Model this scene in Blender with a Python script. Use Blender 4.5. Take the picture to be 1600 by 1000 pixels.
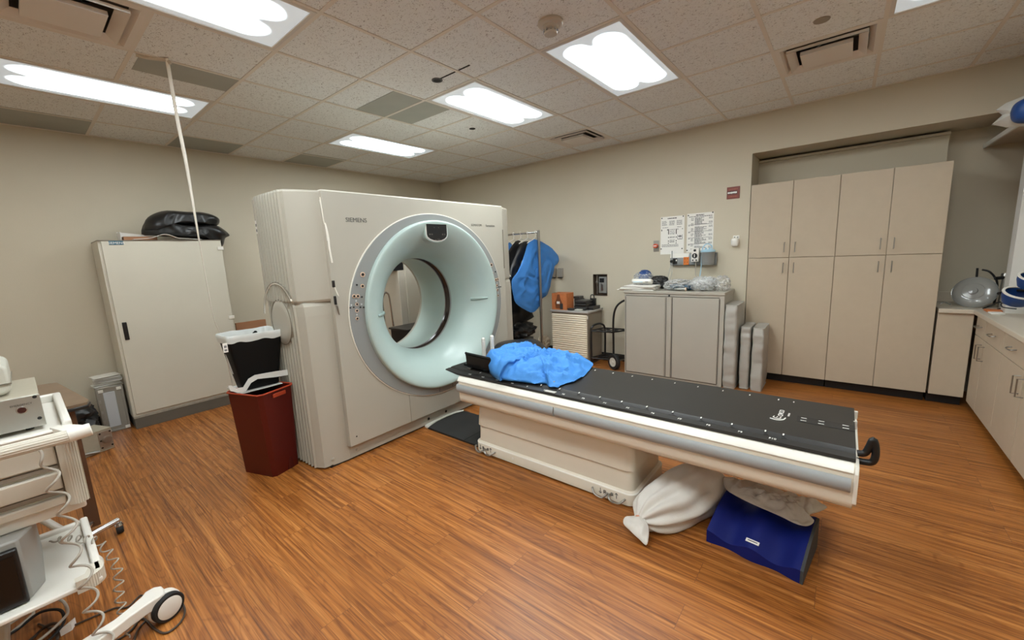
import bpy, bmesh, math, random
from mathutils import Vector, Matrix, noise
random.seed(7)
PI = math.pi
C = bpy.context.scene.collection
for o in list(bpy.data.objects): bpy.data.objects.remove(o)

# ---------------------------------------------------------------- camera, world, exposure
CAMZ = 1.585
RT = Vector((0.6294588695, -0.7756896338, -0.0456850485)); UPV = Vector((0.1539165579, 0.0668397268, 0.9858205436)); FW = Vector((0.7616372, 0.6275651703, -0.1614643373))
FPX = 631.713
cam_d = bpy.data.cameras.new('camera'); cam = bpy.data.objects.new('camera', cam_d); C.objects.link(cam)
m = Matrix.Identity(4)
for i in range(3):
    m[i][0] = RT[i]; m[i][1] = UPV[i]; m[i][2] = -FW[i]
m[0][3] = 0; m[1][3] = 0; m[2][3] = CAMZ
cam.matrix_world = m
cam_d.sensor_width = 36; cam_d.lens = FPX / 1600 * 36; cam_d.clip_start = 0.02; cam_d.clip_end = 60
bpy.context.scene.camera = cam
w = bpy.data.worlds.new('world'); bpy.context.scene.world = w; w.use_nodes = True
w.node_tree.nodes['Background'].inputs[0].default_value = (0.05, 0.05, 0.05, 1); w.node_tree.nodes['Background'].inputs[1].default_value = 0.3
vs = bpy.context.scene.view_settings
vs.view_transform = 'Standard'; vs.look = 'None'; vs.gamma = 1; vs.use_curve_mapping = False
vs.exposure = 1.37
LIGHT_RIGHT = 11.2; LIGHT_LEFT = 6.0
WARM = (1.0, 1.0, 1.0)

def at_plane(px, py, p0, n):
    d = RT * ((px - 800) / FPX) + UPV * ((500 - py) / FPX) + FW; o = Vector((0, 0, CAMZ)); n = Vector(n)
    return o + d * ((Vector(p0) - o).dot(n) / d.dot(n))
def at(px, py, x=None, y=None, z=None):
    """a point of the place: the sight line through a photo pixel met with a known wall, front or shelf plane"""
    d = RT * ((px - 800) / FPX) + UPV * ((500 - py) / FPX) + FW
    if x is not None: t = x / d.x
    elif y is not None: t = y / d.y
    else: t = (z - CAMZ) / d.z
    p = d * t; p.z += CAMZ
    return p

# ---------------------------------------------------------------- materials
MATS = {}
def s2l(c):
    return tuple(((v/255)/12.92 if v/255 <= 0.04045 else ((v/255+0.055)/1.055)**2.4) for v in c)
def mat(name, rgb, rough=0.5, metal=0.0, spec=0.5, bump=0.0, bscale=200, var=0.0, vscale=6, alpha=1.0, emit=None, estr=1, trans=0, coat=0, aniso=None):
    if name in MATS: return MATS[name]
    M = bpy.data.materials.new(name); M.use_nodes = True
    nt = M.node_tree; b = nt.nodes['Principled BSDF']; L = nt.links
    col = (*s2l(rgb), 1)
    b.inputs['Base Color'].default_value = col; b.inputs['Roughness'].default_value = rough
    b.inputs['Metallic'].default_value = metal; b.inputs['Specular IOR Level'].default_value = spec
    b.inputs['Alpha'].default_value = alpha; b.inputs['Transmission Weight'].default_value = trans; b.inputs['Coat Weight'].default_value = coat
    tc = nt.nodes.new('ShaderNodeTexCoord')
    if var > 0:
        n = nt.nodes.new('ShaderNodeTexNoise'); n.inputs['Scale'].default_value = vscale; n.inputs['Detail'].default_value = 5
        L.new(tc.outputs['Object'], n.inputs['Vector'])
        r = nt.nodes.new('ShaderNodeMapRange'); r.inputs['From Min'].default_value = 0.3; r.inputs['From Max'].default_value = 0.7
        r.inputs['To Min'].default_value = 1 - var; r.inputs['To Max'].default_value = 1 + var
        L.new(n.outputs['Fac'], r.inputs['Value'])
        mx = nt.nodes.new('ShaderNodeVectorMath'); mx.operation = 'SCALE'; mx.inputs[0].default_value = col[:3]
        L.new(r.outputs['Result'], mx.inputs['Scale']); L.new(mx.outputs['Vector'], b.inputs['Base Color'])
    if bump > 0:
        n = nt.nodes.new('ShaderNodeTexNoise'); n.inputs['Scale'].default_value = bscale; n.inputs['Detail'].default_value = 3
        mp = nt.nodes.new('ShaderNodeMapping')
        if aniso: mp.inputs['Scale'].default_value = aniso
        L.new(tc.outputs['Object'], mp.inputs['Vector']); L.new(mp.outputs['Vector'], n.inputs['Vector'])
        bp = nt.nodes.new('ShaderNodeBump'); bp.inputs['Strength'].default_value = bump; bp.inputs['Distance'].default_value = 0.002
        L.new(n.outputs['Fac'], bp.inputs['Height']); L.new(bp.outputs['Normal'], b.inputs['Normal'])
    if emit:
        b.inputs['Emission Color'].default_value = (*s2l(emit), 1); b.inputs['Emission Strength'].default_value = estr
    MATS[name] = M
    return M

wall_m = mat('wall_paint', (198, 188, 167), 0.62, bump=0.25, bscale=180, var=0.02, vscale=2)
lightened_wall = mat('lightened_wall_paint', (214, 212, 206), 0.6, bump=0.25, bscale=180)  # wall paint made whiter; brightness of the near wall end put into colour
lam = mat('beige_laminate', (186, 170, 148), 0.5, bump=0.04, bscale=400, var=0.02, vscale=14)
lam_dark = mat('black_toe_board', (24, 22, 22), 0.6)
gap_m = mat('dark_gap', (22, 19, 17), 0.8)
tshell = mat('cream_table_plastic', (222, 214, 198), 0.38, bump=0.03, bscale=500, var=0.015, vscale=3)
shell = mat('cream_scanner_plastic', (176, 171, 158), 0.38, bump=0.03, bscale=500, var=0.015, vscale=3)
shell2 = mat('white_scanner_plastic', (232, 228, 218), 0.32, bump=0.02, bscale=500)
ringgrey = mat('grey_ring_plastic', (142, 144, 142), 0.38, bump=0.03, bscale=500)
teal = mat('pale_teal_plastic', (176, 194, 189), 0.30, bump=0.02, bscale=300, var=0.015, vscale=3)
darkring = mat('dark_brown_glass', (48, 36, 33), 0.15)
black = mat('black_plastic', (20, 20, 21), 0.4)
blacks = mat('black_satin', (30, 29, 29), 0.3, bump=0.03, bscale=300)
carbon = mat('black_carbon_top', (36, 34, 32), 0.42, bump=0.03, bscale=400, var=0.08, vscale=3)
chrome = mat('chrome', (200, 200, 200), 0.12, 1.0)
steel = mat('brushed_steel', (165, 163, 158), 0.32, 1.0, bump=0.05, bscale=200)
whitep = mat('white_plastic', (226, 222, 213), 0.35, bump=0.02, bscale=300)
cream = mat('cream_plastic', (205, 198, 184), 0.42, bump=0.03, bscale=300)
stripm = mat('blue_grey_strip', (160, 164, 166), 0.42, bump=0.04, bscale=500)
greysteel = mat('grey_painted_steel', (172, 166, 154), 0.48, bump=0.03, bscale=300, var=0.02, vscale=4)
cabm = mat('warm_white_painted_steel', (204, 198, 182), 0.42, bump=0.05, bscale=350, var=0.02, vscale=3)
plinthm = mat('dark_grey_plinth', (98, 92, 82), 0.6, var=0.05)
redm = mat('red_plastic', (84, 13, 6), 0.42, var=0.04, vscale=8)
redrim = mat('red_rim_plastic', (170, 62, 32), 0.45)
blackbin = mat('black_bin_plastic', (11, 11, 11), 0.6, spec=0.2, bump=0.05, bscale=600)
liner = mat('white_bin_liner', (222, 225, 222), 0.35, alpha=0.85)
bluecl = mat('blue_cloth', (58, 128, 204), 0.6, bump=1.0, bscale=18, var=0.05, vscale=12)
blackcl = mat('black_vinyl_cloth', (26, 25, 25), 0.38, bump=0.3, bscale=40)
greycl = mat('grey_cloth', (112, 106, 98), 0.7, bump=0.3, bscale=60)
clothw = mat('white_bag_fabric', (214, 210, 203), 0.6, bump=0.8, bscale=22, var=0.03, vscale=14)
clothg = mat('grey_translucent_plastic', (196, 192, 184), 0.4, bump=0.35, bscale=40, alpha=0.9)
foam = mat('blue_vinyl_foam', (6, 24, 98), 0.5, spec=0.3, bump=0.03, bscale=200)
greyfoam = mat('dark_grey_foam', (62, 64, 66), 0.8, bump=0.2, bscale=200)
vinyl = mat('silver_vinyl', (168, 164, 156), 0.45, bump=0.9, bscale=14, var=0.04, vscale=9)
paper = mat('paper', (232, 229, 222), 0.75)
paperd = mat('darker_paper', (205, 200, 190), 0.8)  # slightly darker sheets, alternated in the stacks
ink = mat('ink', (52, 50, 50), 0.8)
inkl = mat('pale_ink', (128, 126, 124), 0.8)
cardb = mat('cardboard', (158, 112, 80), 0.8, bump=0.05, var=0.05)
cardo = mat('orange_cardboard', (190, 112, 62), 0.75, var=0.1, vscale=20)
woodt = mat('wood_grain_top', (120, 98, 78), 0.4, bump=0.1, bscale=30, var=0.12, vscale=7)
orange = mat('orange_plastic', (214, 118, 44), 0.5)
redsign = mat('brown_red_sign', (118, 42, 22), 0.4)
whitetext = mat('white_print', (236, 234, 228), 0.6)
greytext = mat('grey_print', (116, 114, 108), 0.5)
navy = mat('navy_blue', (20, 62, 122), 0.4)
blueplate = mat('blue_plate', (44, 96, 116), 0.4)
paleblue = mat('pale_blue_plastic', (160, 196, 214), 0.3)
screenm = mat('lcd_screen', (150, 180, 196), 0.2, emit=(150, 180, 196), estr=0.15)
darkgrey = mat('dark_grey_metal', (54, 52, 50), 0.45, bump=0.05, bscale=300)
tanbox = mat('stone_grey_metal', (168, 160, 142), 0.42, bump=0.12, bscale=500, var=0.04, vscale=40)
devgrey = mat('pale_grey_casing', (198, 196, 184), 0.4, bump=0.03, bscale=400)
silver = mat('silver_faceplate', (178, 176, 170), 0.32, 0.75, bump=0.08, bscale=300)
brownm = mat('brown_metal_column', (96, 68, 50), 0.25, 0.3)
rubber = mat('black_rubber', (22, 21, 21), 0.7)
brass = mat('coppery_ring', (224, 196, 170), 0.35, 0.2)
cablem = mat('grey_cable', (168, 160, 148), 0.45)
cabled = mat('dark_cable', (64, 52, 44), 0.5)
ropem = mat('white_cable', (222, 216, 204), 0.5)
countert = mat('speckled_countertop', (198, 186, 168), 0.32, var=0.06, vscale=300)
ventm = mat('vent_paint', (218, 211, 202), 0.5)
framem = mat('lamp_frame_paint', (205, 200, 192), 0.45)
tbar = mat('ceiling_bar_paint', (218, 211, 200), 0.6)
panelm = mat('grey_green_ceiling_board', (160, 162, 154), 0.6, var=0.04, vscale=5)
skinp = mat('peach_tape', (220, 160, 130), 0.6)

def clear_mat(name, rgb, a=0.25):
    M = bpy.data.materials.new(name); M.use_nodes = True; nt = M.node_tree; b = nt.nodes['Principled BSDF']; L = nt.links
    b.inputs['Base Color'].default_value = (*s2l(rgb), 1); b.inputs['Roughness'].default_value = 0.12; b.inputs['Specular IOR Level'].default_value = 0.8
    lw = nt.nodes.new('ShaderNodeLayerWeight'); lw.inputs['Blend'].default_value = 0.45
    r = nt.nodes.new('ShaderNodeMapRange'); r.inputs['To Min'].default_value = a; r.inputs['To Max'].default_value = 0.9
    L.new(lw.outputs['Facing'], r.inputs['Value']); L.new(r.outputs['Result'], b.inputs['Alpha'])
    MATS[name] = M; return M
clear = clear_mat('clear_plastic', (215, 215, 212), 0.22)
clearg = clear_mat('clear_grey_plastic', (160, 160, 156), 0.55)

def floor_material():
    M = bpy.data.materials.new('wood_plank_vinyl'); M.use_nodes = True; nt = M.node_tree; L = nt.links; N = nt.nodes; b = N['Principled BSDF']
    tc = N.new('ShaderNodeTexCoord'); mp = N.new('ShaderNodeMapping'); mp.inputs['Rotation'].default_value = (0, 0, PI/2)
    L.new(tc.outputs['Object'], mp.inputs['Vector'])
    br = N.new('ShaderNodeTexBrick'); br.offset = 0.37; br.offset_frequency = 2; br.squash = 1
    br.inputs['Color1'].default_value = (0, 0, 0, 1); br.inputs['Color2'].default_value = (1, 1, 1, 1); br.inputs['Mortar'].default_value = (0.5, 0.5, 0.5, 1)
    br.inputs['Scale'].default_value = 1; br.inputs['Mortar Size'].default_value = 0.0011; br.inputs['Mortar Smooth'].default_value = 0.2
    br.inputs['Brick Width'].default_value = 1.22; br.inputs['Row Height'].default_value = 0.152; br.inputs['Bias'].default_value = 0
    L.new(mp.outputs['Vector'], br.inputs['Vector'])
    sep = N.new('ShaderNodeSeparateColor'); L.new(br.outputs['Color'], sep.inputs['Color'])
    # per-plank offset of the grain
    comb = N.new('ShaderNodeCombineXYZ'); mul = N.new('ShaderNodeMath'); mul.operation = 'MULTIPLY'; mul.inputs[1].default_value = 37
    L.new(sep.outputs['Red'], mul.inputs[0]); L.new(mul.outputs[0], comb.inputs['Z']); L.new(mul.outputs[0], comb.inputs['X'])
    add = N.new('ShaderNodeVectorMath'); L.new(mp.outputs['Vector'], add.inputs[0]); L.new(comb.outputs['Vector'], add.inputs[1])
    def grain(sx, sy, sc, det, dist):
        m2 = N.new('ShaderNodeMapping'); m2.inputs['Scale'].default_value = (sx, sy, 1); L.new(add.outputs['Vector'], m2.inputs['Vector'])
        n = N.new('ShaderNodeTexNoise'); n.inputs['Scale'].default_value = sc; n.inputs['Detail'].default_value = det; n.inputs['Distortion'].default_value = dist
        n.inputs['Roughness'].default_value = 0.62
        L.new(m2.outputs['Vector'], n.inputs['Vector']); return n
    g1 = grain(0.42, 24, 2.0, 6, 0.4); g2 = grain(0.8, 52, 3.0, 5, 0.25); g3 = grain(0.55, 4.2, 1.7, 2, 0.9)
    # rings: sine of the broad noise gives cathedral figures
    ms = N.new('ShaderNodeMath'); ms.operation = 'MULTIPLY'; ms.inputs[1].default_value = 60; L.new(g3.outputs['Fac'], ms.inputs[0])
    sn = N.new('ShaderNodeMath'); sn.operation = 'SINE'; L.new(ms.outputs[0], sn.inputs[0])
    mr = N.new('ShaderNodeMapRange'); mr.inputs['From Min'].default_value = 0.45; mr.inputs['From Max'].default_value = 1; L.new(sn.outputs[0], mr.inputs['Value'])
    cr = N.new('ShaderNodeValToRGB'); e = cr.color_ramp.elements
    e[0].position = 0.28; e[0].color = (*s2l((120, 70, 30)), 1); e[1].position = 0.74; e[1].color = (*s2l((200, 136, 72)), 1)
    x = e.new(0.5); x.color = (*s2l((164, 100, 44)), 1)
    L.new(g1.outputs['Fac'], cr.inputs['Fac'])
    cr2 = N.new('ShaderNodeValToRGB'); e = cr2.color_ramp.elements; e[0].position = 0.36; e[0].color = (0.42, 0.36, 0.31, 1); e[1].position = 0.54; e[1].color = (1, 1, 1, 1)
    L.new(g2.outputs['Fac'], cr2.inputs['Fac'])
    mx = N.new('ShaderNodeMix'); mx.data_type = 'RGBA'; mx.blend_type = 'MULTIPLY'; mx.inputs[0].default_value = 0.75
    L.new(cr.outputs['Color'], mx.inputs[6]); L.new(cr2.outputs['Color'], mx.inputs[7])
    mx2 = N.new('ShaderNodeMix'); mx2.data_type = 'RGBA'; mx2.blend_type = 'MULTIPLY'; mx2.inputs[7].default_value = (0.64, 0.56, 0.49, 1)
    m5 = N.new('ShaderNodeMath'); m5.operation = 'MULTIPLY'; m5.inputs[1].default_value = 0.55
    L.new(mr.outputs['Result'], m5.inputs[0]); L.new(m5.outputs[0], mx2.inputs[0]); L.new(mx.outputs[2], mx2.inputs[6])
    # plank tone
    hv = N.new('ShaderNodeHueSaturation'); mr2 = N.new('ShaderNodeMapRange'); mr2.inputs['To Min'].default_value = 0.93; mr2.inputs['To Max'].default_value = 1.04
    L.new(sep.outputs['Red'], mr2.inputs['Value']); L.new(mr2.outputs['Result'], hv.inputs['Value']); L.new(mx2.outputs[2], hv.inputs['Color'])
    mx3 = N.new('ShaderNodeMix'); mx3.data_type = 'RGBA'; mx3.inputs[7].default_value = (*s2l((112, 70, 42)), 1)
    L.new(br.outputs['Fac'], mx3.inputs[0]); L.new(hv.outputs['Color'], mx3.inputs[6])
    L.new(mx3.outputs[2], b.inputs['Base Color'])
    b.inputs['Roughness'].default_value = 0.36; b.inputs['Specular IOR Level'].default_value = 0.45
    bp = N.new('ShaderNodeBump'); bp.inputs['Strength'].default_value = 0.12; bp.inputs['Distance'].default_value = 0.002
    L.new(g2.outputs['Fac'], bp.inputs['Height']); L.new(bp.outputs['Normal'], b.inputs['Normal'])
    return M
floor_m = floor_material()

def tile_material():
    M = bpy.data.materials.new('fissured_ceiling_tile'); M.use_nodes = True; nt = M.node_tree; L = nt.links; N = nt.nodes; b = N['Principled BSDF']
    tc = N.new('ShaderNodeTexCoord'); mp = N.new('ShaderNodeMapping'); mp.inputs['Scale'].default_value = (1, 0.6, 1); L.new(tc.outputs['Object'], mp.inputs['Vector'])
    n = N.new('ShaderNodeTexNoise'); n.inputs['Scale'].default_value = 85; n.inputs['Detail'].default_value = 2; n.inputs['Distortion'].default_value = 1.6; L.new(mp.outputs['Vector'], n.inputs['Vector'])
    cr = N.new('ShaderNodeValToRGB'); e = cr.color_ramp.elements; e[0].position = 0.33; e[0].color = (*s2l((168, 166, 163)), 1); e[1].position = 0.42; e[1].color = (*s2l((228, 231, 230)), 1)
    L.new(n.outputs['Fac'], cr.inputs['Fac']); L.new(cr.outputs['Color'], b.inputs['Base Color'])
    b.inputs['Roughness'].default_value = 0.85
    bp = N.new('ShaderNodeBump'); bp.inputs['Strength'].default_value = 0.5; bp.inputs['Distance'].default_value = 0.003
    L.new(n.outputs['Fac'], bp.inputs['Height']); L.new(bp.outputs['Normal'], b.inputs['Normal'])
    return M
tile_m = tile_material()

def diffuser_material(name, strength):
    """two fluorescent tubes behind a prismatic lens, dimmer towards the ends and the rim"""
    M = bpy.data.materials.new(name); M.use_nodes = True; nt = M.node_tree; L = nt.links; N = nt.nodes; b = N['Principled BSDF']
    b.inputs['Base Color'].default_value = (0.7, 0.72, 0.73, 1); b.inputs['Roughness'].default_value = 0.3
    tc = N.new('ShaderNodeTexCoord'); sx = N.new('ShaderNodeSeparateXYZ'); L.new(tc.outputs['Object'], sx.inputs[0])
    def mth(op, a, c=None, **k):
        q = N.new('ShaderNodeMath'); q.operation = op
        for i, v in enumerate((a, c)):
            if v is None: continue
            if isinstance(v, (int, float)): q.inputs[i].default_value = v
            else: L.new(v, q.inputs[i])
        return q.outputs[0]
    ax = mth('ABSOLUTE', sx.outputs['X']); ay = mth('ABSOLUTE', sx.outputs['Y'])
    ey = mth('ABSOLUTE', mth('SUBTRACT', ay, 0.11))
    fx = N.new('ShaderNodeMapRange'); fx.interpolation_type = 'SMOOTHSTEP'; fx.inputs['From Min'].default_value = 0.525; fx.inputs['From Max'].default_value = 0.455; L.new(mth('ADD', ax, mth('MULTIPLY', mth('MULTIPLY', ey, ey), 6.0)), fx.inputs['Value'])
    fy = N.new('ShaderNodeMapRange'); fy.interpolation_type = 'SMOOTHSTEP'; fy.inputs['From Min'].default_value = 0.238; fy.inputs['From Max'].default_value = 0.185; L.new(ay, fy.inputs['Value'])
    gp = N.new('ShaderNodeMapRange'); gp.interpolation_type = 'SMOOTHSTEP'; gp.inputs['From Min'].default_value = 0.0; gp.inputs['From Max'].default_value = 0.06; L.new(ay, gp.inputs['Value'])
    en = N.new('ShaderNodeMapRange'); en.interpolation_type = 'SMOOTHSTEP'; en.inputs['From Min'].default_value = 0.30; en.inputs['From Max'].default_value = 0.46; L.new(ax, en.inputs['Value'])
    keep = mth('SUBTRACT', 1.0, mth('MULTIPLY', en.outputs[0], mth('SUBTRACT', 1.0, gp.outputs[0])))
    f = mth('POWER', mth('MULTIPLY', mth('MULTIPLY', fx.outputs[0], fy.outputs[0]), keep), 2.0)
    mr = N.new('ShaderNodeMapRange'); mr.inputs['To Min'].default_value = 0.14; mr.inputs['To Max'].default_value = strength; L.new(f, mr.inputs['Value'])
    mc = N.new('ShaderNodeMix'); mc.data_type = 'RGBA'; mc.inputs[6].default_value = (0.80, 0.93, 1.0, 1); mc.inputs[7].default_value = (0.905, 0.985, 1.0, 1); L.new(f, mc.inputs[0])
    L.new(mc.outputs[2], b.inputs['Emission Color']); L.new(mr.outputs[0], b.inputs['Emission Strength'])
    return M

# ---------------------------------------------------------------- mesh builder
def rrect(cx, cy, w_, h_, r, n=5):
    pts = []
    for (sx, sy, a0) in ((1, 1, 0), (-1, 1, 90), (-1, -1, 180), (1, -1, 270)):
        for k in range(n + 1):
            a = math.radians(a0 + 90 * k / n)
            pts.append((cx + sx * (w_/2 - r) + r * math.cos(a), cy + sy * (h_/2 - r) + r * math.sin(a)))
    return pts
def spline(pts, n=6, closed=False):
    P = [Vector(p) for p in pts]; out = []; N_ = len(P)
    rng = range(N_) if closed else range(N_ - 1)
    for i in rng:
        p0 = P[(i-1) % N_] if (closed or i > 0) else P[0]; p1 = P[i]; p2 = P[(i+1) % N_]; p3 = P[(i+2) % N_] if (closed or i + 2 < N_) else P[-1]
        for k in range(n):
            t = k / n
            out.append(0.5 * ((2*p1) + (p2-p0)*t + (2*p0-5*p1+4*p2-p3)*t*t + (3*p1-p0-3*p2+p3)*t**3))
    if not closed: out.append(P[-1])
    return out
WM = {}
class MB:
    def __init__(s, T=None): s.v = []; s.f = []; s.T = T
    def add(s, vs_, fs):
        b = len(s.v)
        for p in vs_:
            p = Vector(p)
            if s.T: p = s.T @ p
            s.v.append(p)
        for f in fs: s.f.append([b + i for i in f])
        return s
    def box(s, x0, x1, y0, y1, z0, z1):
        return s.add([(x0,y0,z0),(x1,y0,z0),(x1,y1,z0),(x0,y1,z0),(x0,y0,z1),(x1,y0,z1),(x1,y1,z1),(x0,y1,z1)],
                     [(0,3,2,1),(4,5,6,7),(0,1,5,4),(1,2,6,5),(2,3,7,6),(3,0,4,7)])
    def prism(s, poly, ax, a, b, poly2=None):
        def P(p, h):
            return {'z': (p[0], p[1], h), 'y': (p[0], h, p[1]), 'x': (h, p[0], p[1])}[ax]
        n = len(poly); poly2 = poly2 or poly
        vs_ = [P(p, a) for p in poly] + [P(p, b) for p in poly2]
        fs = [list(range(n)), list(range(2*n-1, n-1, -1))] + [(i, (i+1) % n, n+(i+1) % n, n+i) for i in range(n)]
        return s.add(vs_, fs)
    def lathe(s, prof, c, ax='z', segs=48, caps=True, sx=1, sy=1):
        vs_ = []; fs = []; c = Vector(c); n = len(prof)
        for i in range(segs):
            a = 2*PI*i/segs; ca, sa = math.cos(a)*sx, math.sin(a)*sy
            for r, h in prof:
                vs_.append(c + Vector({'z': (r*ca, r*sa, h), 'y': (r*ca, h, r*sa), 'x': (h, r*ca, r*sa)}[ax]))
        for i in range(segs):
            j = (i+1) % segs
            for k in range(n-1): fs.append((i*n+k, j*n+k, j*n+k+1, i*n+k+1))
        if caps:
            if prof[0][0] > 1e-5: fs.append([i*n for i in range(segs)])
            if prof[-1][0] > 1e-5: fs.append([i*n+n-1 for i in range(segs)])
        return s.add(vs_, fs)
    def cyl(s, p0, p1, r, r1=None, segs=20):
        return s.tube([p0, p1], r, segs, r1=r1)
    def tube(s, pts, r, segs=10, closed=False, r1=None, rs=None):
        P = [Vector(p) for p in pts]; n = len(P); vs_ = []; fs = []
        T0 = None; nrm = None
        for i, p in enumerate(P):
            if closed: t = P[(i+1) % n] - P[i-1]
            else: t = (P[min(i+1, n-1)] - P[max(i-1, 0)])
            t = t.normalized() if t.length > 1e-9 else Vector((0, 0, 1))
            if nrm is None:
                nrm = t.orthogonal().normalized()
            else:
                nrm = (nrm - t * nrm.dot(t))
                nrm = nrm.normalized() if nrm.length > 1e-6 else t.orthogonal().normalized()
            b = t.cross(nrm)
            rr = rs[i] if rs else (r if r1 is None else r + (r1-r)*i/(n-1))
            for k in range(segs):
                a = 2*PI*k/segs; vs_.append(p + nrm*(rr*math.cos(a)) + b*(rr*math.sin(a)))
        for i in range(n if closed else n-1):
            j = (i+1) % n
            for k in range(segs):
                l = (k+1) % segs; fs.append((i*segs+k, i*segs+l, j*segs+l, j*segs+k))
        if not closed:
            fs.append(list(range(segs))[::-1]); fs.append([(n-1)*segs+k for k in range(segs)])
        return s.add(vs_, fs)
    def plate_hole(s, x0, x1, z0, z1, cx, cz, rx, rz, y0, y1, segs=96):
        """rectangular slab facing -y with an elliptical hole"""
        angs = [2*PI*i/segs for i in range(segs)]
        for (X, Z) in ((x1, z1), (x0, z1), (x0, z0), (x1, z0)): angs.append(math.atan2(Z-cz, X-cx) % (2*PI))
        angs = sorted(set(round(a, 6) for a in angs)); n = len(angs)
        inn = []; out = []
        for a in angs:
            ca, sa = math.cos(a), math.sin(a)
            inn.append((cx + rx*ca, cz + rz*sa))
            t = min([((x1-cx)/ca if ca > 1e-9 else (x0-cx)/ca if ca < -1e-9 else 1e9), ((z1-cz)/sa if sa > 1e-9 else (z0-cz)/sa if sa < -1e-9 else 1e9)])
            out.append((cx + t*ca, cz + t*sa))
        vs_ = [(p[0], y, p[1]) for y in (y0, y1) for p in inn] + [(p[0], y, p[1]) for y in (y0, y1) for p in out]
        fs = []
        for i in range(n):
            j = (i+1) % n
            fs += [(i, j, 2*n+j, 2*n+i), (n+i, 3*n+i, 3*n+j, n+j), (i, n+i, n+j, j), (2*n+i, 2*n+j, 3*n+j, 3*n+i)]
        return s.add(vs_, fs)
    def ring(s, cx, cz, ro, ri, y0, y1, segs=96):
        """elliptical ring facing -y; ro and ri are (rx, rz)"""
        vs_ = []; fs = []
        for (rx, rz), y in ((ro, y0), (ri, y0), (ri, y1), (ro, y1)):
            for i in range(segs):
                a = 2*PI*i/segs; vs_.append((cx + rx*math.cos(a), y, cz + rz*math.sin(a)))
        for k in range(4):
            l = (k+1) % 4
            for i in range(segs):
                j = (i+1) % segs; fs.append((k*segs+i, k*segs+j, l*segs+j, l*segs+i))
        return s.add(vs_, fs)
    def blob(s, c, rad, seed=0, amp=0.1, freq=2.0, pw=2.4, nu=56, nv=32, flat=0.0, R=None, ridge=True):
        """closed lump with folds"""
        vs_ = []; fs = []; c = Vector(c)
        for j in range(nv+1):
            ph = PI*j/nv
            for i in range(nu):
                th = 2*PI*i/nu
                d = Vector((math.sin(ph)*math.cos(th), math.sin(ph)*math.sin(th), math.cos(ph)))
                k = (abs(d.x)**pw + abs(d.y)**pw + abs(d.z)**pw) ** (-1/pw)
                q = d*k
                nn = noise.noise(d*freq + Vector((seed*3.1, seed*1.7, 0)))
                if ridge: nn = 0.6 - 2.2*abs(nn) + 0.5*noise.noise(d*freq*2.7 + Vector((seed, 5, 1)))
                q = q * (1 + amp*nn)
                p = Vector((q.x*rad[0], q.y*rad[1], q.z*rad[2]))
                if p.z < -rad[2]*(1-flat): p.z = -rad[2]*(1-flat)
                if R: p = R @ p
                vs_.append(c + p)
        for j in range(nv):
            for i in range(nu):
                a = j*nu+i; b = j*nu+(i+1) % nu; fs.append((a, b, b+nu, a+nu))
        return s.add(vs_, fs)
    def pillow(s, poly, O, u, v, n, Ht, Hb=0.0, seed=1, amp=0.01, freq=8, an=(1, 1), rings=26, pw=2.5, sm=5, hf=None, edge=0.0, rot=0.0):
        """soft sheet or cushion over an outline lying in the (u, v) plane, puffed along n"""
        O, u, v, n = Vector(O), Vector(u), Vector(v), Vector(n)
        B = [Vector((p[0], p[1], 0)) for p in spline([(a, b, 0) for a, b in poly], sm, True)] if sm > 1 else [Vector((a, b, 0)) for a, b in poly]
        m_ = len(B); c = sum(B, Vector()) / m_; cr_, sr_ = math.cos(rot), math.sin(rot)
        def wr(p, t):
            X = (p.x*cr_ - p.y*sr_)*freq*an[0]; Y = (p.x*sr_ + p.y*cr_)*freq*an[1]
            q = Vector((X, Y, seed*2.3))
            q += 0.8*Vector((noise.noise(q*0.5), noise.noise(q*0.5+Vector((9, 3, 1))), 0))
            a = 1 - 2.6*abs(noise.noise(q)); b = 1 - 2.4*abs(noise.noise(q*2.1 + Vector((3, 1, 7))))
            return amp*(0.65*a + 0.35*b)*(0.35 + 0.65*(1 - t**4))
        vs_ = [None]; fs = []
        def P(p, h): return O + u*p.x + v*p.y + n*h
        vs_[0] = P(c, Ht + (hf(c.x, c.y) if hf else 0) + wr(c, 0))
        for r in range(1, rings+1):
            t = r/rings
            for b in B:
                p = c + (b-c)*t
                vs_.append(P(p, Ht*(1-t**pw) + edge + (hf(p.x, p.y) if hf else 0) + wr(p, t)))
        for i in range(m_): fs.append((0, 1+i, 1+(i+1) % m_))
        for r in range(rings-1):
            for i in range(m_):
                a = 1+r*m_+i; b = 1+r*m_+(i+1) % m_; fs.append((a, a+m_, b+m_, b))
        last = 1+(rings-1)*m_; base = len(vs_)
        rb = 8
        for r in range(rb, 0, -1):
            t = r/rb*0.995
            for b in B:
                p = c + (b-c)*t
                vs_.append(P(p, -Hb*(1-t**pw) - 0.001))
        vs_.append(P(c, -Hb-0.001)); end = len(vs_)-1
        for i in range(m_):
            j = (i+1) % m_
            fs.append((last+i, base+i, base+j, last+j))
            for r in range(rb-1):
                a = base+r*m_+i; b = base+r*m_+j; fs.append((a, a+m_, b+m_, b))
            fs.append((base+(rb-1)*m_+i, end, base+(rb-1)*m_+j))
        return s.add(vs_, fs)
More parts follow.
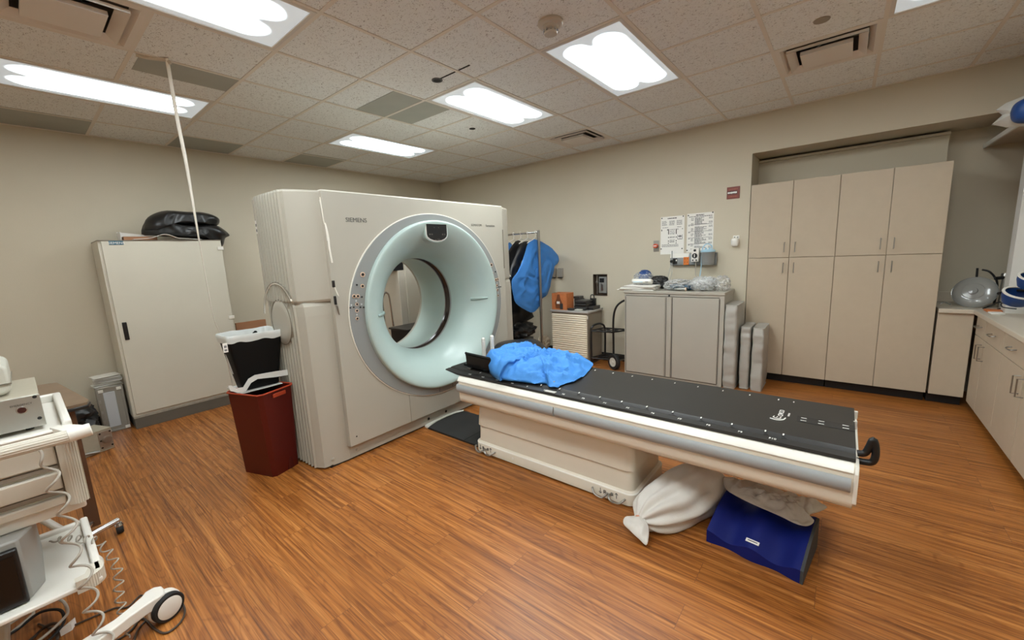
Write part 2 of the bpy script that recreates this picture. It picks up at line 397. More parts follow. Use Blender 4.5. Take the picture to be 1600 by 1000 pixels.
    def build(s, name, m, parent=None, bevel=0.0, smooth=True, ang=35, bseg=2, kind=None, origin=None):
        me = bpy.data.meshes.new(name)
        if parent is not None: off = WM[parent.name]
        elif origin is not None: off = Vector(origin)
        else:
            xs = [p.x for p in s.v]; ys = [p.y for p in s.v]; zs = [p.z for p in s.v]
            off = Vector(((min(xs)+max(xs))/2, (min(ys)+max(ys))/2, min(zs)))
        me.from_pydata([tuple(p-off) for p in s.v], [], s.f)
        bm = bmesh.new(); bm.from_mesh(me); bmesh.ops.recalc_face_normals(bm, faces=bm.faces); bm.to_mesh(me); bm.free()
        if smooth:
            me.polygons.foreach_set('use_smooth', [True]*len(me.polygons)); me.set_sharp_from_angle(angle=math.radians(ang))
        me.materials.append(m)
        o = bpy.data.objects.new(name, me); C.objects.link(o)
        if parent is not None: o.parent = parent; WM[o.name] = off
        else: o.location = off; WM[o.name] = off
        if bevel > 0:
            b = o.modifiers.new('bevel', 'BEVEL'); b.width = bevel; b.segments = bseg; b.limit_method = 'ANGLE'; b.angle_limit = math.radians(40); b.harden_normals = False
        if kind: o['kind'] = kind
        return o
def thing(name, loc, label, cat, group=None):
    o = bpy.data.objects.new(name, None); C.objects.link(o); o.location = loc; o.empty_display_size = 0.1
    WM[o.name] = Vector(loc); o['label'] = label; o['category'] = cat
    if group: o['group'] = group
    return o
def tag(o, label, cat, group=None):
    o['label'] = label; o['category'] = cat
    if group: o['group'] = group
    return o
def plab(o, label): o['label'] = label; return o
def copy_tree(o, parent=None):
    c = o.copy(); C.objects.link(c)
    if parent is not None: c.parent = parent
    WM[c.name] = WM[o.name].copy()
    for ch in [k for k in bpy.data.objects if k.parent == o]: copy_tree(ch, c)
    return c
def text(body, size, loc, right, up, m, parent, name='lettering', depth=0.0006, center=False, sx=1.0):
    cu = bpy.data.curves.new(name, 'FONT'); cu.body = body; cu.size = size; cu.extrude = depth; cu.resolution_u = 3
    if center: cu.align_x = 'CENTER'
    tmp = bpy.data.objects.new('tmp', cu); C.objects.link(tmp)
    bpy.context.view_layer.update()
    me = bpy.data.meshes.new_from_object(tmp.evaluated_get(bpy.context.evaluated_depsgraph_get()))
    bpy.data.objects.remove(tmp); bpy.data.curves.remove(cu)
    r, u = Vector(right).normalized(), Vector(up).normalized(); n = r.cross(u)
    off = WM[parent.name]
    for v in me.vertices:
        p = Vector(loc) + r*(v.co.x*sx) + u*v.co.y + n*v.co.z
        v.co = p - off
    me.materials.clear(); me.materials.append(m); me.name = name
    o = bpy.data.objects.new(name, me); C.objects.link(o); o.parent = parent; WM[o.name] = off
    return o
def join_print(t, *printed):
    """printed marks belong to the sheet they are printed on: one mesh with several inks"""
    sheet = [c for c in bpy.data.objects if c.parent == t and c.name.startswith('sheet')][0]
    V = []; F = []; MI = []; ms = []
    for o in (sheet,)+printed:
        b = len(V); V += [tuple(v.co) for v in o.data.vertices]; ms.append(o.data.materials[0])
        for p in o.data.polygons: F.append([b+i for i in p.vertices]); MI.append(len(ms)-1)
    me = bpy.data.meshes.new('sheet'); me.from_pydata(V, [], F)
    for m_ in ms: me.materials.append(m_)
    me.polygons.foreach_set('material_index', MI); sheet.data = me
    for o in printed: bpy.data.objects.remove(o)
def struct(mb, name, m, **k): return mb.build(name, m, kind='structure', origin=(0, 0, 0), **k)

# ================================================================ the room
H = 2.949; XB = 5.30; YA = 5.96; XL = -2.6; YC = -1.65
GX, GY, G = 1.9054, 2.3361, 0.6096
def gx(i): return GX + i*G
def gy(j): return GY + j*G
struct(MB().box(XL, 5.9, YC, YA, -0.05, 0), 'floor', floor_m, smooth=False)
struct(MB().box(XL-0.1, 5.4, YA, YA+0.1, 0, H+0.2), 'wall_back', wall_m, smooth=False)
struct(MB().box(XL-0.1, XL, YC-0.1, YA+0.1, 0, H+0.2), 'wall_left', wall_m, smooth=False)
struct(MB().box(XL-0.1, 6.0, YC-0.1, YC, 0, H+0.2), 'wall_front', wall_m, smooth=False)
rb_ = MB()
AT = 2.545; AY0, AY1 = YC, 0.855
# wall with a recessed electrical niche (z .93-1.24, y 2.585-2.805)
NY0, NY1, NZ0, NZ1 = 2.585, 2.808, 0.93, 1.24
rb_.box(XB, 6.0, AY1, NY0, 0, H+0.2); rb_.box(XB, 6.0, NY1, YA+0.1, 0, H+0.2)
rb_.box(XB, 6.0, NY0, NY1, 0, NZ0); rb_.box(XB, 6.0, NY0, NY1, NZ1, H+0.2); rb_.box(XB+0.09, 6.0, NY0, NY1, NZ0, NZ1)
rb_.box(XB, 6.0, AY0, AY1, AT, H+0.2)
rb_.box(5.9, 6.0, AY0, AY1, 0, AT)
struct(rb_, 'wall_right', wall_m, smooth=False)
struct(MB().box(5.13, 5.25, YC, -1.06, 0.914, 2.365), 'wall_partition', lightened_wall, smooth=False)  # end of the same wall, its brighter look painted in
struct(MB().box(5.75, 5.9, -0.69, AY1-0.001, 2.21, 2.50), 'trim_1', wall_m, smooth=False)
struct(MB().box(5.70, 5.9, -0.69, AY1-0.001, 2.500, 2.522), 'trim_2', wall_m, smooth=False)
struct(MB().box(5.22, XB, AY1+0.002, AY1+0.006, 0, AT) if False else MB().box(XB-0.004, XB, AY1, AY1+0.012, 0, AT), 'trim_3', wall_m, smooth=False)
struct(MB().box(XL, 1.9, YA-0.012, YA, 0, 0.10).box(1.9, XB, YA-0.012, YA, 0, 0.10), 'baseboard_back', lam_dark, smooth=False)
struct(MB().box(XB-0.012, XB, AY1, YA, 0, 0.10), 'baseboard_right', lam_dark, smooth=False)
# perimeter moulding
struct(MB().box(XL, XB, YA-0.022, YA, H-0.006, H).box(XB-0.022, XB, YC, YA, H-0.006, H), 'trim_4', tbar, smooth=False)

LIGHTS = [(1, -5), (1, -2), (1, 0), (1, 3), (-3, -5), (-3, -2), (-3, 0), (-3, 3), (-7, -2), (-7, 3)]
VENTS = [(3, -4), (4, 0), (-3, 1)]
skip = set()
for i, j in LIGHTS: skip |= {(i, j), (i+1, j)}
for v_ in VENTS: skip.add(v_)
cb = MB()
i0, i1 = -8, 6; j0, j1 = -7, 6
for i in range(i0, i1):
    for j in range(j0, j1):
        if (i, j) in skip: continue
        xa, xb_, ya, yb = max(gx(i), XL), min(gx(i+1), XB), max(gy(j), YC), min(gy(j+1), YA)
        if xb_-xa < 0.005 or yb-ya < 0.005: continue
        cb.box(xa, xb_, ya, yb, H, H+0.018)
struct(cb, 'ceiling', tile_m, smooth=False)
tb = MB(); hw = 0.012
def covered(i, j): return (i, j) in skip
for i in range(i0, i1+1):
    x = gx(i)
    if x < XL or x > XB: continue
    for j in range(j0, j1):
        if covered(i, j) and covered(i-1, j) and (i, j) not in [l for l in LIGHTS] : continue
        tb.box(x-hw, x+hw, max(gy(j), YC), min(gy(j+1), YA), H-0.004, H)
for j in range(j0, j1+1):
    y = gy(j)
    if y < YC or y > YA: continue
    for i in range(i0, i1):
        tb.box(max(gx(i), XL), min(gx(i+1), XB), y-hw, y+hw, H-0.0045, H-0.0002)
struct(tb, 'trim_5', tbar, smooth=False)

# ceiling lights
dm_r = diffuser_material('lamp_lens_right', LIGHT_RIGHT); dm_l = diffuser_material('lamp_lens_left', LIGHT_LEFT); dm_far = diffuser_material('lamp_lens_far', 9.0)
LL = {(1, -5): 'long ceiling light at the upper right edge, cut off by the photo frame', (1, -2): 'long ceiling light beside the smoke detector',
      (1, 0): 'long ceiling light next to the dark slotted ceiling opening', (1, 3): 'farthest and smallest long ceiling light, above the scanner',
      (-3, 0): 'large ceiling light at the top edge beside the square air vent', (-3, 3): 'long ceiling light crossed by the hanging white cable',
      (-3, -5): 'ceiling light over the near left of the room', (-3, -2): 'ceiling light over the near middle of the room', (-7, -2): 'ceiling light near the left wall', (-7, 3): 'ceiling light by the far left wall'}
for (i, j) in LIGHTS:
    cx, cy = gx(i+1), gy(j)+G/2
    t = thing('ceiling_light', (cx, cy, H), LL[(i, j)], 'ceiling light', 'recessed fluorescent ceiling lights')
    x0, x1, y0, y1 = cx-G+0.012, cx+G-0.012, cy-G/2+0.012, cy+G/2-0.012
    f = MB(); e = 0.024
    f.box(x0, x1, y0, y0+e, H-0.006, H+0.02).box(x0, x1, y1-e, y1, H-0.006, H+0.02).box(x0, x0+e, y0+e, y1-e, H-0.006, H+0.02).box(x1-e, x1, y0+e, y1-e, H-0.006, H+0.02)
    f.box(x0, x1, y0, y1, H+0.05, H+0.06)
    f.build('frame', framem, t, smooth=False)
    MB().box(x0+e, x1-e, y0+e, y1-e, H-0.001, H+0.004).build('diffuser', dm_far if (i, j) == (1, -5) else dm_r if i == 1 or j < 0 else dm_l, t, smooth=False)

# vents
VL = {(3, -4): 'square louvred ceiling vent above the tall beige cabinets', (4, 0): 'small distant ceiling vent with dark louvres near the right wall', (-3, 1): 'large square louvred vent in the upper left corner'}
for (i, j) in VENTS:
    cx, cy = gx(i)+G/2, gy(j)+G/2
    t = thing('air_vent', (cx, cy, H), VL[(i, j)], 'air vent', 'square ceiling vents')
    MB().box(cx-0.29, cx+0.29, cy-0.29, cy+0.29, H+0.15, H+0.155).box(cx-0.29, cx-0.28, cy-0.29, cy+0.29, H+0.02, H+0.15).box(cx+0.28, cx+0.29, cy-0.29, cy+0.29, H+0.02, H+0.15).box(cx-0.28, cx+0.28, cy-0.29, cy-0.28, H+0.02, H+0.15).box(cx-0.28, cx+0.28, cy+0.28, cy+0.29, H+0.02, H+0.15).build('duct_box', mat('dull_duct', (128, 120, 110), 0.6), t, smooth=False)
    MB().lathe([(0, 0.147), (0.15, 0.147), (0.15, 0.149), (0, 0.149)], (cx, cy, H), segs=32).build('duct_hole', gap_m, t)
    def frus(mb, s0, z0, s1, z1, th=0.002):
        a = [(cx-s0, cy-s0, z0), (cx+s0, cy-s0, z0), (cx+s0, cy+s0, z0), (cx-s0, cy+s0, z0)]; b = [(cx-s1, cy-s1, z1), (cx+s1, cy-s1, z1), (cx+s1, cy+s1, z1), (cx-s1, cy+s1, z1)]
        a2 = [(p[0], p[1], p[2]+th) for p in a]; b2 = [(p[0], p[1], p[2]+th) for p in b]
        vs_ = a+b+a2+b2; fs = []
        for k in range(4):
            l = (k+1) % 4; fs += [(k, l, 4+l, 4+k), (8+k, 12+k, 12+l, 8+l), (k, 8+k, 8+l, l), (4+k, 4+l, 12+l, 12+k)]
        mb.add(vs_, fs)
    fr = MB(); frus(fr, 0.293, H-0.004, 0.266, H-0.004); frus(fr, 0.266, H-0.004, 0.232, H+0.022); fr.build('frame', ventm, t, smooth=False)
    lv = MB(); frus(lv, 0.229, H-0.020, 0.178, H+0.012); frus(lv, 0.229, H-0.020, 0.2285, H-0.002); lv.build('louvre', ventm, t, smooth=False)
    cp = MB(); cp.box(cx-0.150, cx+0.150, cy-0.150, cy+0.150, H-0.030, H-0.026); frus(cp, 0.150, H-0.028, 0.149, H-0.008); cp.build('centre_plate', ventm, t, smooth=False)
    sp = MB(); 
    for a in range(4):
        sp.cyl((cx, cy, H+0.09), (cx+0.2*math.cos(a*PI/2+0.5), cy+0.2*math.sin(a*PI/2+0.5), H+0.09), 0.006, segs=6)
    sp.lathe([(0.13, 0.10), (0.135, 0.12), (0.13, 0.14)], (cx, cy, H), segs=24, caps=False); sp.build('damper', steel, t)

# odd ceiling boards laid over the grid
def cboard(x0, x1, y0, y1, label):
    o = MB().box(x0, x1, y0, y1, H-0.003, H-0.0008).build('ceiling_panel', panelm, smooth=False)
    tag(o, label, 'ceiling panel', 'smooth grey boards patched into the ceiling')
e = hw+0.002
cboard(gx(-2)+0.045, gx(-1)-e, gy(2)+e, gy(2)+0.31, 'grey ceiling board strip the white cable hangs in front of')
cboard(gx(-3)+e, gx(-2)-e, gy(5)-0.02, YA-0.03, 'grey ceiling board at the far left, beneath the left light')
cboard(gx(-1)+e, gx(0)-e, gy(5)+e, YA-0.03, 'grey ceiling board against the back wall, right of the cable')
cboard(gx(1)+e, gx(2)-e, gy(5)-0.04, YA-0.03, 'grey ceiling board against the back wall beyond the farthest light')
cboard(gx(0)+0.30, gx(1)-e, gy(1)+e, gy(2)-e, 'left half of the two square grey boards by the middle light')
cboard(gx(1)+e, gx(1)+0.31, gy(1)+e, gy(2)-e, 'right half of the two square grey boards by the middle light')

# smoke detector, ports
p = at(860, 34, z=H)
t = thing('smoke_detector', (p.x, p.y, H), 'white round smoke detector on the ceiling beside a light', 'smoke detector')
MB().lathe([(0.0, 0), (0.075, 0), (0.078, -0.012), (0.07, -0.022), (0.055, -0.026), (0, -0.026)], (p.x, p.y, H), segs=40).build('base', mat('detector_plastic', (190, 182, 170), 0.4), t)
MB().lathe([(0.0, -0.026), (0.05, -0.026), (0.046, -0.04), (0.034, -0.044), (0.034, -0.058), (0.042, -0.062), (0.038, -0.07), (0, -0.072)], (p.x, p.y, H), segs=40).build('sensor_head', mat('detector_plastic', (190, 182, 170), 0.4), t)
sl = MB()
for k in range(10):
    a = k*2*PI/10; c_, s_ = math.cos(a), math.sin(a)
    sl.cyl((p.x+0.0425*c_, p.y+0.0425*s_, H-0.045), (p.x+0.0425*c_, p.y+0.0425*s_, H-0.058), 0.004, segs=6)
sl.build('vent_slots', chrome, t)
p = at(683, 125, z=H)
t = thing('ceiling_port', (p.x, p.y, H), 'dark round ceiling opening with a thin slot leading to it', 'ceiling opening')
MB().lathe([(0.0, -0.003), (0.040, -0.003), (0.040, 0), (0, 0)], (p.x, p.y, H), segs=32).build('opening', gap_m, t)
MB().lathe([(0.030, -0.005), (0.042, -0.005), (0.042, 0)], (p.x, p.y, H), segs=32, caps=False).build('rim', darkgrey, t)
q = at(735, 102, z=H); q1 = p+(q-p)*0.62; q2 = p+(q-p)*0.68
s_ = MB(); s_.box(p.x-0.006, p.x+0.006, q1.y, p.y-0.03, H-0.003, H).box(p.x-0.006, p.x+0.006, q.y, q2.y, H-0.003, H); s_.build('slot', gap_m, t, smooth=False)
p = at(738, 201, z=H)
tag(MB().lathe([(0, -0.003), (0.034, -0.003), (0.034, 0), (0, 0)], (p.x, p.y, H), segs=28).build('ceiling_port', gap_m), 'small plain dark round hole in the ceiling tiles', 'ceiling opening')
p = at(1284, 31, z=H)
tag(MB().lathe([(0, -0.006), (0.042, -0.006), (0.045, 0), (0, 0)], (p.x, p.y, H), segs=32).build('sprinkler_cover', mat('cover_plate', (140, 130, 114), 0.4)), 'flat grey round sprinkler cover beside the right ceiling vent', 'sprinkler cover')

# hanging white cable, plumb from a torn tile edge
t = thing('hanging_cable', (0.88, 3.6, 0.0), 'long white cable hanging from the ceiling down to behind the black bin', 'cable')
pts = spline([(0.855, 3.52, H), (0.865, 3.56, 2.86), (0.876, 3.6, 2.6), (0.884, 3.6, 2.3), (0.884, 3.6, 1.95), (0.89, 3.62, 1.7), (0.902, 3.66, 1.45), (0.925, 3.72, 1.2), (0.97, 3.78, 1.0), (1.0, 3.8, 0.5), (1.02, 3.8, 0.02)], 6)
nseg = len(pts)
MB().tube(pts, 0.008, 10, rs=[0.0045+0.0065*min(1, max(0, (q.z-1.7)/0.7)) for q in pts]).build('cord', ropem, t)
MB().tube(spline([(0.715, 3.59, H-0.004), (0.76, 3.575, H-0.01), (0.81, 3.56, H-0.008), (0.855, 3.53, H-0.012), (0.87, 3.52, H-0.03)], 5), 0.011, 8).build('torn_tile_edge', mat('plaster_crumble', (196, 186, 170), 0.9, bump=0.8, bscale=120), t)

# ================================================================ wall cabinets on the right
def pull(mb, x, y, z, L=0.10, out=-0.03, ax='z'):
    """a wire pull on a face looking towards -x"""
    a = L/2
    if ax == 'z': pts = [(x, y, z-a), (x+out, y, z-a), (x+out, y, z+a), (x, y, z+a)]
    else: pts = [(x, y-a, z), (x+out, y-a, z), (x+out, y+a, z), (x, y+a, z)]
    mb.tube(pts, 0.0042, 8)
ys = [0.852, 0.463, 0.078, -0.306, -0.685]
for u_ in range(2):
    ya, yb = ys[u_*2+2], ys[u_*2]
    t = thing('tall_cabinet', (5.55, (ya+yb)/2, 0), ['tall beige four-door cabinet next to the silver vinyl pads' , 'tall beige four-door cabinet beside the corner counter'][u_], 'cabinet', 'built-in tall cabinets')
    MB().box(5.32, 5.75, ya, yb, 0.10, 2.21).build('body', lam, t, smooth=False)
    MB().box(5.39, 5.70, ya+0.005, yb-0.005, 0, 0.10).build('toe_board', lam_dark, t, smooth=False)
    for k in range(2):
        y1, y0 = ys[u_*2+k]-0.0025, ys[u_*2+k+1]+0.0025
        hy = y0+0.045 if k == 0 else y1-0.045
        if u_ == 1: hy = y0+0.045 if k == 0 else y1-0.045
        d = MB().box(5.30, 5.318, y0, y1, 0.103, 1.408).build('door', lam, t, bevel=0.0015, smooth=False)
        h = MB(); pull(h, 5.30, hy, 1.30, 0.10); h.build('handle', steel, d)
        d = MB().box(5.30, 5.318, y0, y1, 1.413, 2.208).build('door', lam, t, bevel=0.0015, smooth=False)
        h = MB(); pull(h, 5.30, hy, 1.52, 0.10); h.build('handle', steel, d)
# corner blank cabinet and right run
t = thing('base_cabinet', (5.6, -0.81, 0), 'plain beige base cabinet panel between the tall cabinets and the corner', 'cabinet')
MB().box(5.30, 5.88, -0.925, -0.70, 0.10, 0.874).build('body', lam, t, bevel=0.002, smooth=False)
MB().box(5.39, 5.80, -0.925, -0.70, 0, 0.10).build('toe_board', lam_dark, t, smooth=False)
def base_unit(x0, x1, ndoor, label, hands):
    t = thing('base_cabinet', ((x0+x1)/2, -1.25, 0), label, 'cabinet', 'base cabinets of the right-hand run')
    MB().box(x0, x1, -1.62, -0.962, 0.10, 0.874).build('body', lam, t, smooth=False)
    MB().box(x0, x1, -1.60, -1.02, 0, 0.10).build('toe_board', lam_dark, t, smooth=False)
    wd = (x1-x0)/ndoor
    for k in range(ndoor):
        a, b = x1-(k+1)*wd+0.0025, x1-k*wd-0.0025
        d = MB().box(a, b, -0.96, -0.942, 0.08, 0.694).build('door', lam, t, bevel=0.002, smooth=False)
        hx = a+0.04 if hands[k] == 'l' else b-0.04
        MB().tube([(hx, -0.942, 0.53), (hx, -0.908, 0.53), (hx, -0.908, 0.65), (hx, -0.942, 0.65)], 0.0045, 8).build('handle', steel, d)
        d = MB().box(a, b, -0.96, -0.942, 0.700, 0.866).build('drawer', lam, t, bevel=0.002, smooth=False)
        mx_ = (a+b)/2
        MB().tube(spline([(mx_-0.05, -0.942, 0.79), (mx_-0.042, -0.912, 0.785), (mx_+0.042, -0.912, 0.785), (mx_+0.05, -0.942, 0.79)], 4), 0.0045, 8).build('handle', steel, d)
base_unit(4.985, 5.285, 1, 'narrow beige base cabinet with one drawer in the corner of the counter', 'l')
base_unit(3.985, 4.98, 2, 'two-door beige base cabinet under the counter, cut by the right photo edge', 'rl')
base_unit(2.985, 3.98, 2, 'nearest beige base cabinet, at the lower right edge of the photo', 'rl')
ct = MB(); ct.prism([(5.272, -0.70), (5.898, -0.70), (5.898, -1.648), (2.98, -1.648), (2.98, -0.915), (5.272, -0.915)], 'z', 0.875, 0.914)
t = thing('countertop', (5.5, -1.2, 0.875), 'speckled beige L-shaped countertop in the right corner', 'countertop')
ct.build('worktop', countert, t, bevel=0.006, smooth=False)
MB().box(5.878, 5.898, -1.64, -0.70, 0.914, 1.01).build('backsplash', countert, t, bevel=0.003, smooth=False)
# high shelf at the right edge
t = thing('high_shelf', (4.9, -1.3, 2.367), 'high shelf board running along above the right-hand counter', 'shelf')
MB().box(3.6, 5.895, -1.645, -0.95, 2.367, 2.385).build('board', lam, t, smooth=False)
MB().box(3.6, 5.895, -0.95, -0.935, 2.352, 2.388).build('front_edge', lightened_wall, t, smooth=False)
pv = [at(*q, x=4.72) for q in ((1556, 172), (1572, 161), (1600, 150), (1625, 150), (1640, 190), (1600, 197), (1572, 199), (1549, 195), (1566, 180))]
mb = MB(); mb.pillow([(-p.y, p.z) for p in pv], (4.72, 0, 0), (0, -1, 0), (0, 0, 1), (-1, 0, 0), 0.05, 0.06, seed=4, amp=0.02, freq=12, sm=1, rings=14)
tag(mb.build('plastic_bag', clothg, smooth=True), 'crumpled clear plastic bag poking out over the high shelf edge', 'bag')
c_ = at(1606, 172, x=4.60)
tag(MB().blob((4.60, c_.y-0.01, c_.z), (0.09, 0.085, 0.085), seed=2, amp=0.04, freq=2, ridge=False).build('blue_cushion', navy), 'round dark blue object on the high shelf at the right edge', 'cushion')

# counter clutter
t = thing('oxygen_hood', (5.45, -0.92, 0.914), 'clear round plastic dish standing on edge on the corner counter', 'dish')
c_ = Vector((5.47, -0.93, 1.055)); nrm = Vector((-0.85, 0.35, 0.38)).normalized(); R_ = Matrix.Translation(c_) @ nrm.to_track_quat('Z', 'Y').to_matrix().to_4x4()
MB(R_).lathe([(0.0, 0.034), (0.028, 0.032), (0.032, 0.018), (0.07, 0.016), (0.075, 0.012), (0.11, 0.010), (0.132, 0.0), (0.142, -0.014), (0.134, -0.010), (0.105, 0.002), (0.06, 0.008), (0, 0.010)], (0, 0, 0), segs=48).build('dish', clearg, t)
MB(R_).lathe([(0.136, -0.02), (0.146, -0.018), (0.146, -0.026), (0.136, -0.028)], (0, 0, 0), segs=48, caps=False).build('rim', clearg, t)
MB().tube(spline([(5.5, -0.80, 0.93), (5.42, -0.745, 0.955), (5.40, -0.72, 0.935)], 5), 0.006, 8).build('spout', clearg, t)
t = thing('gooseneck_stand', (5.62, -1.02, 0.914), 'black hooked stand rising behind the clear round dish', 'stand')
MB().tube(spline([(5.6, -0.955, 0.92), (5.6, -0.958, 1.15), (5.6, -0.955, 1.26)], 5), 0.008, 8).build('post', black, t)
MB().tube(spline([(5.6, -0.985, 1.245), (5.58, -1.03, 1.225), (5.57, -1.075, 1.15), (5.57, -1.085, 1.06), (5.57, -1.08, 0.93)], 7), 0.008, 8).build('hook', black, t)
t = thing('chrome_gauge', (5.45, -1.05, 0.914), 'dark metal regulator piece between the dish and the white partition', 'gauge')
MB().cyl((5.42, -1.10, 0.92), (5.42, -1.10, 1.22), 0.03, 0.025).lathe([(0, 1.19), (0.035, 1.2), (0.03, 1.225), (0, 1.23)], (5.42, -1.10, 0)).build('body', steel, t)
MB().cyl((5.40, -1.03, 1.18), (5.42, -1.12, 1.19), 0.014).cyl((5.38, -1.06, 1.05), (5.42, -1.10, 1.06), 0.012).build('valves', black, t)
MB().tube(spline([(5.3, -0.97, 0.925), (5.34, -1.02, 0.95), (5.30, -1.06, 0.985), (5.28, -1.09, 0.95), (5.24, -1.04, 0.93)], 6), 0.006, 6).build('tubing', black, t)
tag(MB().box(5.16, 5.26, -1.055, -0.965, 0.915, 0.93).build('orange_box', cardo, bevel=0.002), 'flat brown-orange packet on the counter by the white partition', 'packet')
tag(MB().box(5.01, 5.11, -1.04, -0.965, 0.915, 0.926).build('folded_paper', paper, bevel=0.002), 'small folded white paper on the counter edge', 'paper')
def mask(cx, cy, cz, s, label):
    t = thing('face_mask', (cx, cy, 0.914), label, 'mask', 'blue and white masks on the counter stand')
    T = Matrix.Translation((cx, cy, cz)) @ Matrix.Rotation(0.5, 4, 'Z') @ Matrix.Rotation(-0.5, 4, 'Y')
    pr = [(0.075*s, 0.05*s), (0.07*s, 0.02*s), (0.05*s, -0.03*s), (0.02*s, -0.05*s), (0, -0.052*s), (0, -0.047*s), (0.018*s, -0.044*s), (0.044*s, -0.025*s), (0.062*s, 0.02*s), (0.067*s, 0.05*s)]
    MB(T).lathe(pr, (0, 0, 0), segs=28, caps=False, sx=1, sy=1.25).build('cup', navy, t)
    MB(T).lathe([(0.077*s, 0.048*s), (0.077*s, 0.056*s), (0.066*s, 0.056*s), (0.066*s, 0.048*s)], (0, 0, 0), segs=28, caps=False, sx=1, sy=1.25).build('rim', whitep, t)
    return t
mask(4.80, -1.10, 1.19, 1.05, 'upper blue mask with a white rim, highest on the stand at the right edge')
mask(4.86, -1.055, 1.06, 1.15, 'lower blue mask with a white rim, above the counter at the right edge')
t = thing('metal_stand', (4.84, -1.14, 0.914), 'black and chrome clamp stand carrying the blue masks', 'stand')
MB().cyl((4.84, -1.17, 0.915), (4.84, -1.17, 1.25), 0.009).cyl((4.84, -1.17, 0.915), (4.84, -1.17, 0.93), 0.05).build('post', black, t)
MB().tube(spline([(4.84, -1.17, 1.16), (4.84, -1.12, 1.13), (4.90, -1.06, 1.125)], 4), 0.010, 8).build('arm', black, t)
MB().tube(spline([(4.84, -1.17, 1.03), (4.88, -1.06, 1.0), (4.93, -1.0, 1.02), (4.91, -1.0, 0.99), (4.86, -1.06, 0.985)], 5), 0.005, 8).build('hook', black, t)

# ================================================================ items on the right wall
def wbox(mb, a, b, th=0.004, x=XB):
    """box flush on the right wall spanned by two photo corners"""
    p, q = at(*a, x=x), at(*b, x=x)
    mb.box(x-th, x, min(p.y, q.y), max(p.y, q.y), min(p.z, q.z), max(p.z, q.z)); return mb
def scribble(mb, y0, y1, z, h, rnd, x):
    """one printed line broken into words; y decreases to the right"""
    y = y0
    while y > y1 + 0.004:
        l = min(rnd.uniform(0.008, 0.03), y-y1)
        mb.box(x-0.0006, x, y-l, y, z, z+h); y -= l + 0.004
# posters
t = thing('wall_poster', (XB, 1.70, 1.49), 'left laminated flowchart notice pinned to the wall', 'poster')
PX = XB-0.002
MB().box(PX, XB, 1.553, 1.842, 1.488, 1.955).build('sheet', paper, t, smooth=False)
rd = random.Random(3); pb = MB(); pl_ = MB()
scribble(pb, 1.755, 1.64, 1.925, 0.011, rd, PX)
for k in range(5):
    scribble(pl_, 1.825, 1.765, 1.895-k*0.012, 0.006, rd, PX); scribble(pl_, 1.735, 1.67, 1.895-k*0.012, 0.006, rd, PX); scribble(pl_, 1.645, 1.58, 1.895-k*0.012, 0.006, rd, PX)
scribble(pl_, 1.82, 1.75, 1.818, 0.006, rd, PX); scribble(pl_, 1.64, 1.59, 1.818, 0.006, rd, PX)
for z_ in (1.79, 1.77, 1.75, 1.735, 1.70, 1.69, 1.66, 1.645, 1.635): scribble(pl_, 1.728, 1.665, z_, 0.007, rd, PX)
for (yy, za, zb) in ((1.742, 1.735, 1.80), (1.648, 1.735, 1.80), (1.742, 1.69, 1.705), (1.648, 1.69, 1.705), (1.742, 1.645, 1.66), (1.648, 1.645, 1.66), (1.742, 1.62, 1.632), (1.648, 1.62, 1.632), (1.828, 1.78, 1.80), (1.755, 1.785, 1.80), (1.63, 1.79, 1.80), (1.575, 1.79, 1.80)):
    pb.box(PX-0.0006, PX, yy-0.005, yy+0.005, za, zb)
pb.box(PX-0.0006, PX, 1.575, 1.632, 1.668, 1.673); pb.box(PX-0.0006, PX, 1.627, 1.632, 1.668, 1.725); pb.box(PX-0.0006, PX, 1.575, 1.580, 1.668, 1.725); pb.box(PX-0.0006, PX, 1.60, 1.605, 1.668, 1.725); pb.box(PX-0.0006, PX, 1.585, 1.622, 1.70, 1.712)
for k in range(3): scribble(pl_, 1.825, 1.62, 1.605-k*0.012, 0.006, rd, PX)
join_print(t, pb.build('print', ink, t, smooth=False), pl_.build('fine_print', inkl, t, smooth=False))
def pins(t, lst, x=PX):
    for (y, z) in lst: MB().lathe([(0, -0.006), (0.007, -0.004), (0.008, 0)], (x, y, z), ax='x', segs=14).build('pin', black, t)
pins(t, [(1.828, 1.94), (1.568, 1.945), (1.833, 1.558), (1.575, 1.553)])
t = thing('wall_poster', (XB, 1.37, 1.50), 'right laminated notice with a printed table, pinned to the wall', 'poster')
MB().box(PX, XB, 1.222, 1.522, 1.50, 1.965).build('sheet', paper, t, smooth=False)
pb = MB(); pl_ = MB()
scribble(pb, 1.42, 1.33, 1.937, 0.010, rd, PX); scribble(pb, 1.50, 1.24, 1.922, 0.007, rd, PX)
for k in range(31):
    z_ = 1.905-k*0.0122
    if rd.random() < 0.92: scribble(pl_, 1.432, rd.choice((1.33, 1.35, 1.30)), z_, 0.008, rd, PX)
    if k % 4 in (0, 1): scribble(pl_, 1.275, 1.235, z_, 0.006, rd, PX)
    if k % 5 in (0, 1, 2): scribble(pl_, 1.475, 1.445, z_, 0.006, rd, PX)
for z_ in (1.83, 1.748, 1.675, 1.60): pb.box(PX-0.0006, PX, 1.24, 1.505, z_, z_+0.0035); scribble(pb, 1.505, 1.485, z_-0.012, 0.007, rd, PX)
join_print(t, pb.build('print', ink, t, smooth=False), pl_.build('fine_print', inkl, t, smooth=False))
MB().box(PX-0.0003, PX, 1.375, 1.433, 1.53, 1.905).build('shaded_column', mat('grey_table_column', (214, 212, 208), 0.7), t, smooth=False)
pins(t, [(1.508, 1.945), (1.235, 1.958), (1.515, 1.527)])
